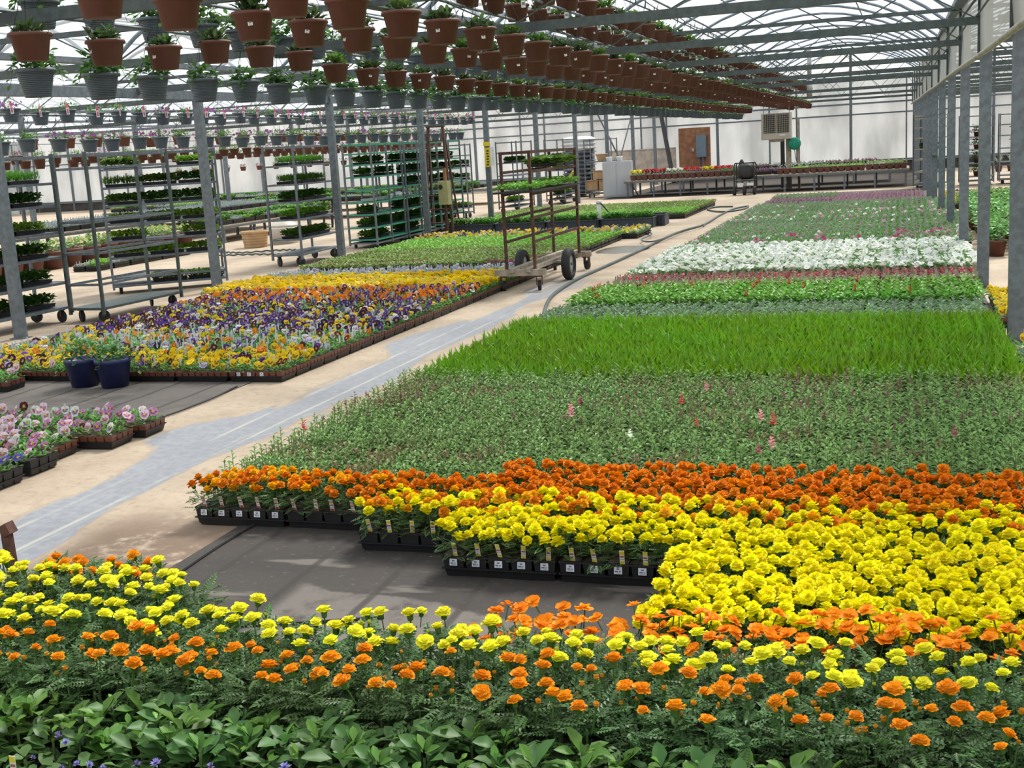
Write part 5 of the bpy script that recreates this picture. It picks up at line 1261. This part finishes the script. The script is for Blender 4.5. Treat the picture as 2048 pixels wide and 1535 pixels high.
sp = thing('standpipe', 'white capped plastic standpipe behind the back pansy strip', 'pipe', (-6.35, 26.1, 0), me=b.mesh('pipe', 'white', True)); obj('lever', MB().tube([(.05, 0, .5), (.35, -.1, .18)], .016, 6).mesh('lever', 'ink'), sp, label='black lever')
thing('edge_post', 'dark thin post at the left picture edge by the tall marigolds', 'post', (-3.62, 4.02, 0), me=MB().bar((0, 0, 0), (-.01, 0, .34), .035).bar((-.02, 0, .33), (.02, 0, .35), .05).mesh('post', 'rust'))
thing('drip_tube', 'thin black tube lying along the edge of the bare ground cloth', 'hose', me=MB().tube([(x, y, .012) for x, y in smooth([(-3.05, 5.6), (-3.12, 5.1), (-3.1, 4.4), (-3.02, 4.0), (-2.75, 3.9), (-2.3, 4.0), (-1.95, 4.12)])], .007, 5).mesh('tube', 'ink'))
thing('drip_tube', 'thin black tube lying on the cloth between the pink and the yellow pansies', 'hose', me=MB().tube([(x, y, .012) for x, y in smooth([(-5.22, 8.6), (-5.16, 8.0), (-5.22, 7.4), (-5.5, 7.3), (-6.0, 7.75)])], .007, 5).mesh('tube', 'ink'))

# ------------------------------------------------------------------ bay to the right of the posts
def bigpot(x, y, lab, grp, k=0):
    t = thing('bushy_potted_plant', lab, 'potted plant', (x, y, 0), rng.uniform(0, 6), grp); obj('pot', BP, t); obj('foliage', BB[rng.integers(3)], t, (0, 0, .2), kind='stuff', sc=float(rng.uniform(.9, 1.15)))
BP = pot_mesh(.13, .095, .22, None, mat='terracotta'); BB = bush(16, .20, .2, (.05, .085), (.13, .31, .07), .85, (-20, 50), n=3)
for j in range(24):
    for i in range(5):
        bigpot(1.22+.37*i+rng.uniform(-.03, .03), 17.4+.40*j, f'bushy green plant in a brown pot right of the posts, {nth(j+1)} row, {nth(i+1)} across', 'bushy pots right of the posts')
for j in range(15):
    for i in range(5):
        flat('p_mix' if j % 3 else 'p_yel', f'flat of pansies in the far bed right of the posts, {nth(j+1)} row, {nth(i+1)} across', 1.15+.53*i, 27.3+.28*j, 'far pansies right of the posts', TRLOW, 'pansy_flat')
for i in range(2):
    for j in range(6):
        near_pansy(1.08+.53*i, 11.4+.28*j, {'yellow': 5, 'gold': 2}, 16, f'flat of yellow pansies right of the posts, {nth(j+1)} row, {["left", "right"][i]} one', 'yellow pansies right of the posts', tags=0)
for i in range(2):
    for j in range(5): near_pansy(1.08+.53*i, 8.5+.28*j, {'blue': 3, 'yellow': 2, 'cream': 1}, 10, f'flat of blue and yellow pansies by the first post, {nth(j+1)} row, {["left", "right"][i]} one', 'blue pansies at the right edge', tags=0)
rr_, put = rack('steel rack of sparse trays at the right end of the end benches', (.3, 36.9), (.6, -.1), .75, 1.3, 2.05, [(.1, 1), (.45, 1), (.8, 1), (1.1, 1), (1.4, 1), (1.7, 1), (1.95, 1)], metal='galv_dark', shelfmat='wood', base=.09)
put(.38, .35, 1.1, 'olive', 'tray of olive green seedlings on the right-end rack', None)
for i, (x, lab) in enumerate(((1.55, 'first'), (2.6, 'second'))):
    rr_, put = rack(f'steel rack of bushy dark plants, {lab} of two in the right bay', (x, 37.0), (1, 0), .9, .6, 1.95, [(.25, 1), (.62, 1), (1.0, 1), (1.35, 1), (1.65, 1)], metal='galv', base=.12)
    for z in (.25, .62, 1.0, 1.35):
        t = thing('bushy_potted_plant', f'bushy dark green plant on the {lab} rack of the right bay, {dict([(.25, "lowest"), (.62, "second"), (1.0, "third"), (1.35, "top")])[z]} shelf', 'potted plant', (x+.45, 37.3, z), 0, f'plants on the {lab} right-bay rack'); obj('pot', BP, t, sc=.6); obj('foliage', BB[i], t, (0, 0, .12), kind='stuff')
for i in range(8):
    t = thing('bushy_potted_plant', f'silvery spiky plant by the far wall of the right bay, {nth(i+1)} from the left', 'potted plant', (3.2+.4*i, 46, 0), 0, 'spiky plants in the right bay'); obj('pot', BP, t); b = MB(); c = np.array([(0, 0, 0.)]); leaves(b, c, 22, .03, 0, .05, (.35, .5), .08, (45, 80), (.35, .42, .33), 'lance'); obj('foliage', b.mesh('foliage', 'leaf'), t, (0, 0, .2), kind='stuff')
thing('junction_box', 'small grey junction box on the sixth post of the right row', 'electrical box', (XR(28.5)-.02, 28.42, 1.2), me=MB().box((0, 0, 0), (.13, .06, .22)).box((0, -.035, 0), (.1, .012, .18)).mesh('box', 'galv'))

# ------------------------------------------------------------------ bay left of the racks
def lbench(lab, x0, x1, y0, dep, z, nm): return bench(lab, x0, x1, y0, dep, z, 5)
bench('long bench of silver-blue and yellow-green seedlings running down the left bay', 0, 15, 0, 2.3, .6, 8, at=(-17.1, 24.6, 0), rz=PI/2)
for i in range(27):
    for j in range(4):
        flat(('grey' if i > 7 else 'lime' if i < 5 else 'olive'), f'flat of tiny seedlings on the long left bench, {nth(j+1)} row, {nth(i+1)} from the camera', -17.4-.55*j, 17.6+.535*i, 'flats on the long left bench', TRLOW, 'bench_seedling_flat', rz=PI/2, z=.601)
BR2 = pot_mesh(.17, .125, .24, None, mat='terracotta')
Bf = bush(12, .17, .12, (.04, .07), (.20, .38, .10), .6, (-15, 55), n=2)+bush(10, .17, .12, (.04, .07), (.20, .38, .10), .6, (-15, 55), n=1, flowers=((.8, .75, .3), 12))
for j in range(2):
    for i in range(13):
        t = thing('round_flower_pot', f'brown round pot of pale green plants behind the empty trolley, {nth(j+1)} row, {nth(i+1)} from left', 'flower pot', (-16.55+.6*j, 17.6+.58*i, 0), 0, 'low brown pots of the left bay'); obj('pot', BR2, t, sc=1.5); obj('foliage', Bf[rng.integers(3)], t, (0, 0, .33), kind='stuff', sc=1.5)
thing('ground_cloth', 'soil-covered cloth painted dark for shade under the benches along the end wall', 'ground cloth', me=quad_plane(-9.2, .6, 38.25, 51.9, .004).mesh('cloth', 'soil'))  # added sheet; bench shade is put into its dark soil colour
for q_, (xa, xb, ya, zz, lb) in enumerate(((-25, -14, 34, .5, 'bench of green and silver flats, second row back in the left bay'), (-28, -13, 38.6, .55, 'bench of green and silver flats, third row back in the left bay'))):
    lbench('long '+lb, xa, xb, ya, 2.2, zz, '')
    for i in range(int((xb-xa)/.56)):
        for j in range(3): flat(('grey', 'olive', 'young', 'tomato')[rng.integers(4)], f'flat of seedlings, {["nearer", "farther"][q_]} cross bench of the left bay, {nth(j+1)} row, {nth(i+1)} from left', xa+.4+.55*i, ya+.4+.65*j, f'flats on the {["second", "third"][q_]} bench row', TRLOW, z=zz+.001)
bench('low bench of green and grey trays in the middle of the left bay', 0, 6, 0, 1.5, .42, 5, at=(-15.2, 28.2, 0), rz=PI/2)
for i in range(11):
    for j in range(3): flat(('grey', 'young', 'tomato')[rng.integers(3)], f'flat of grey-green seedlings, low middle bench, {nth(j+1)} row, {nth(i+1)} from the camera', -15.4-.5*j, 25.5+.535*i, 'flats on the low middle bench', TRLOW, 'bench_seedling_flat', rz=PI/2, z=.421)
for i in range(12):
    flat('young' if i % 3 else 'grey', f'flat of bright green seedlings on the left bay floor, {nth(i//2+1)} along, {["outer", "inner"][i % 2]} row', -14.75+.29*(i % 2), 19.4+.54*(i//2), 'ground flats of the left bay', TRLOW, rz=PI/2)
tb = thing('folding_table', 'dark table with spindly legs in front of the bright end wall on the left', 'table', (-13.9, 29.4, 0)); obj('table_top', MB().box((0, 0, .8), (1.5, .6, .04)).mesh('table_top', 'ink'), tb)
for x in (-.68, .68):
    for y in (-.25, .25): obj('leg', MB().bar((x, y, 0), (x*.9, y, .79), .045).mesh('leg', 'ink'), tb)
dr = thing('white_drum', 'white round drum with a domed white lid on the ground behind the tall trolley', 'drum', (-13.3, 24.6, 0)); obj('body', MB().lathe([(.3, 0), (.31, .3), (.36, .34), (.36, .37)], 20).mesh('body', 'white', True), dr); obj('lid', MB().lathe([(.36, .37), (.3, .42), (.18, .5), (.05, .54)], 18).mesh('lid', 'cream', True), dr)
thing('wooden_tub', 'tan wooden half barrel left of the white drum', 'tub', (-13.55, 23.7, 0), me=pot_mesh(.3, .25, .36, None, mat='card', name='tub', ribs=5))
b = MB(); b.box((0, 0, .0), (.5, .35, .4)); b.box((0, -.18, -.02), (.4, .012, .3)); wt = thing('white_heater', 'white box heater hung high in the left bay before the end wall', 'heater', (-22.5, 32.1, 1.95), me=b.mesh('heater', 'white'))
obj('hanger_rod', MB().tube([(0, 0, .2), (0, 0, 2.5)], .012, 5).mesh('rod', 'galv'), wt)
hp = [(-14.2, 23.0), (-13.6, 22.4), (-12.9, 22.0), (-12.2, 22.3), (-11.6, 22.1), (-11.2, 21.7), (-11.6, 21.3), (-12.4, 21.5), (-13.2, 21.4)]
thing('hose', 'dark hose lying in loose loops on the floor behind the tall trolley', 'hose', me=MB().tube([(x, y, .02+.02*(i % 2)) for i, (x, y) in enumerate(smooth(hp))], .018, 6).mesh('hose', 'hose', True))
print('objects', len(bpy.data.objects))
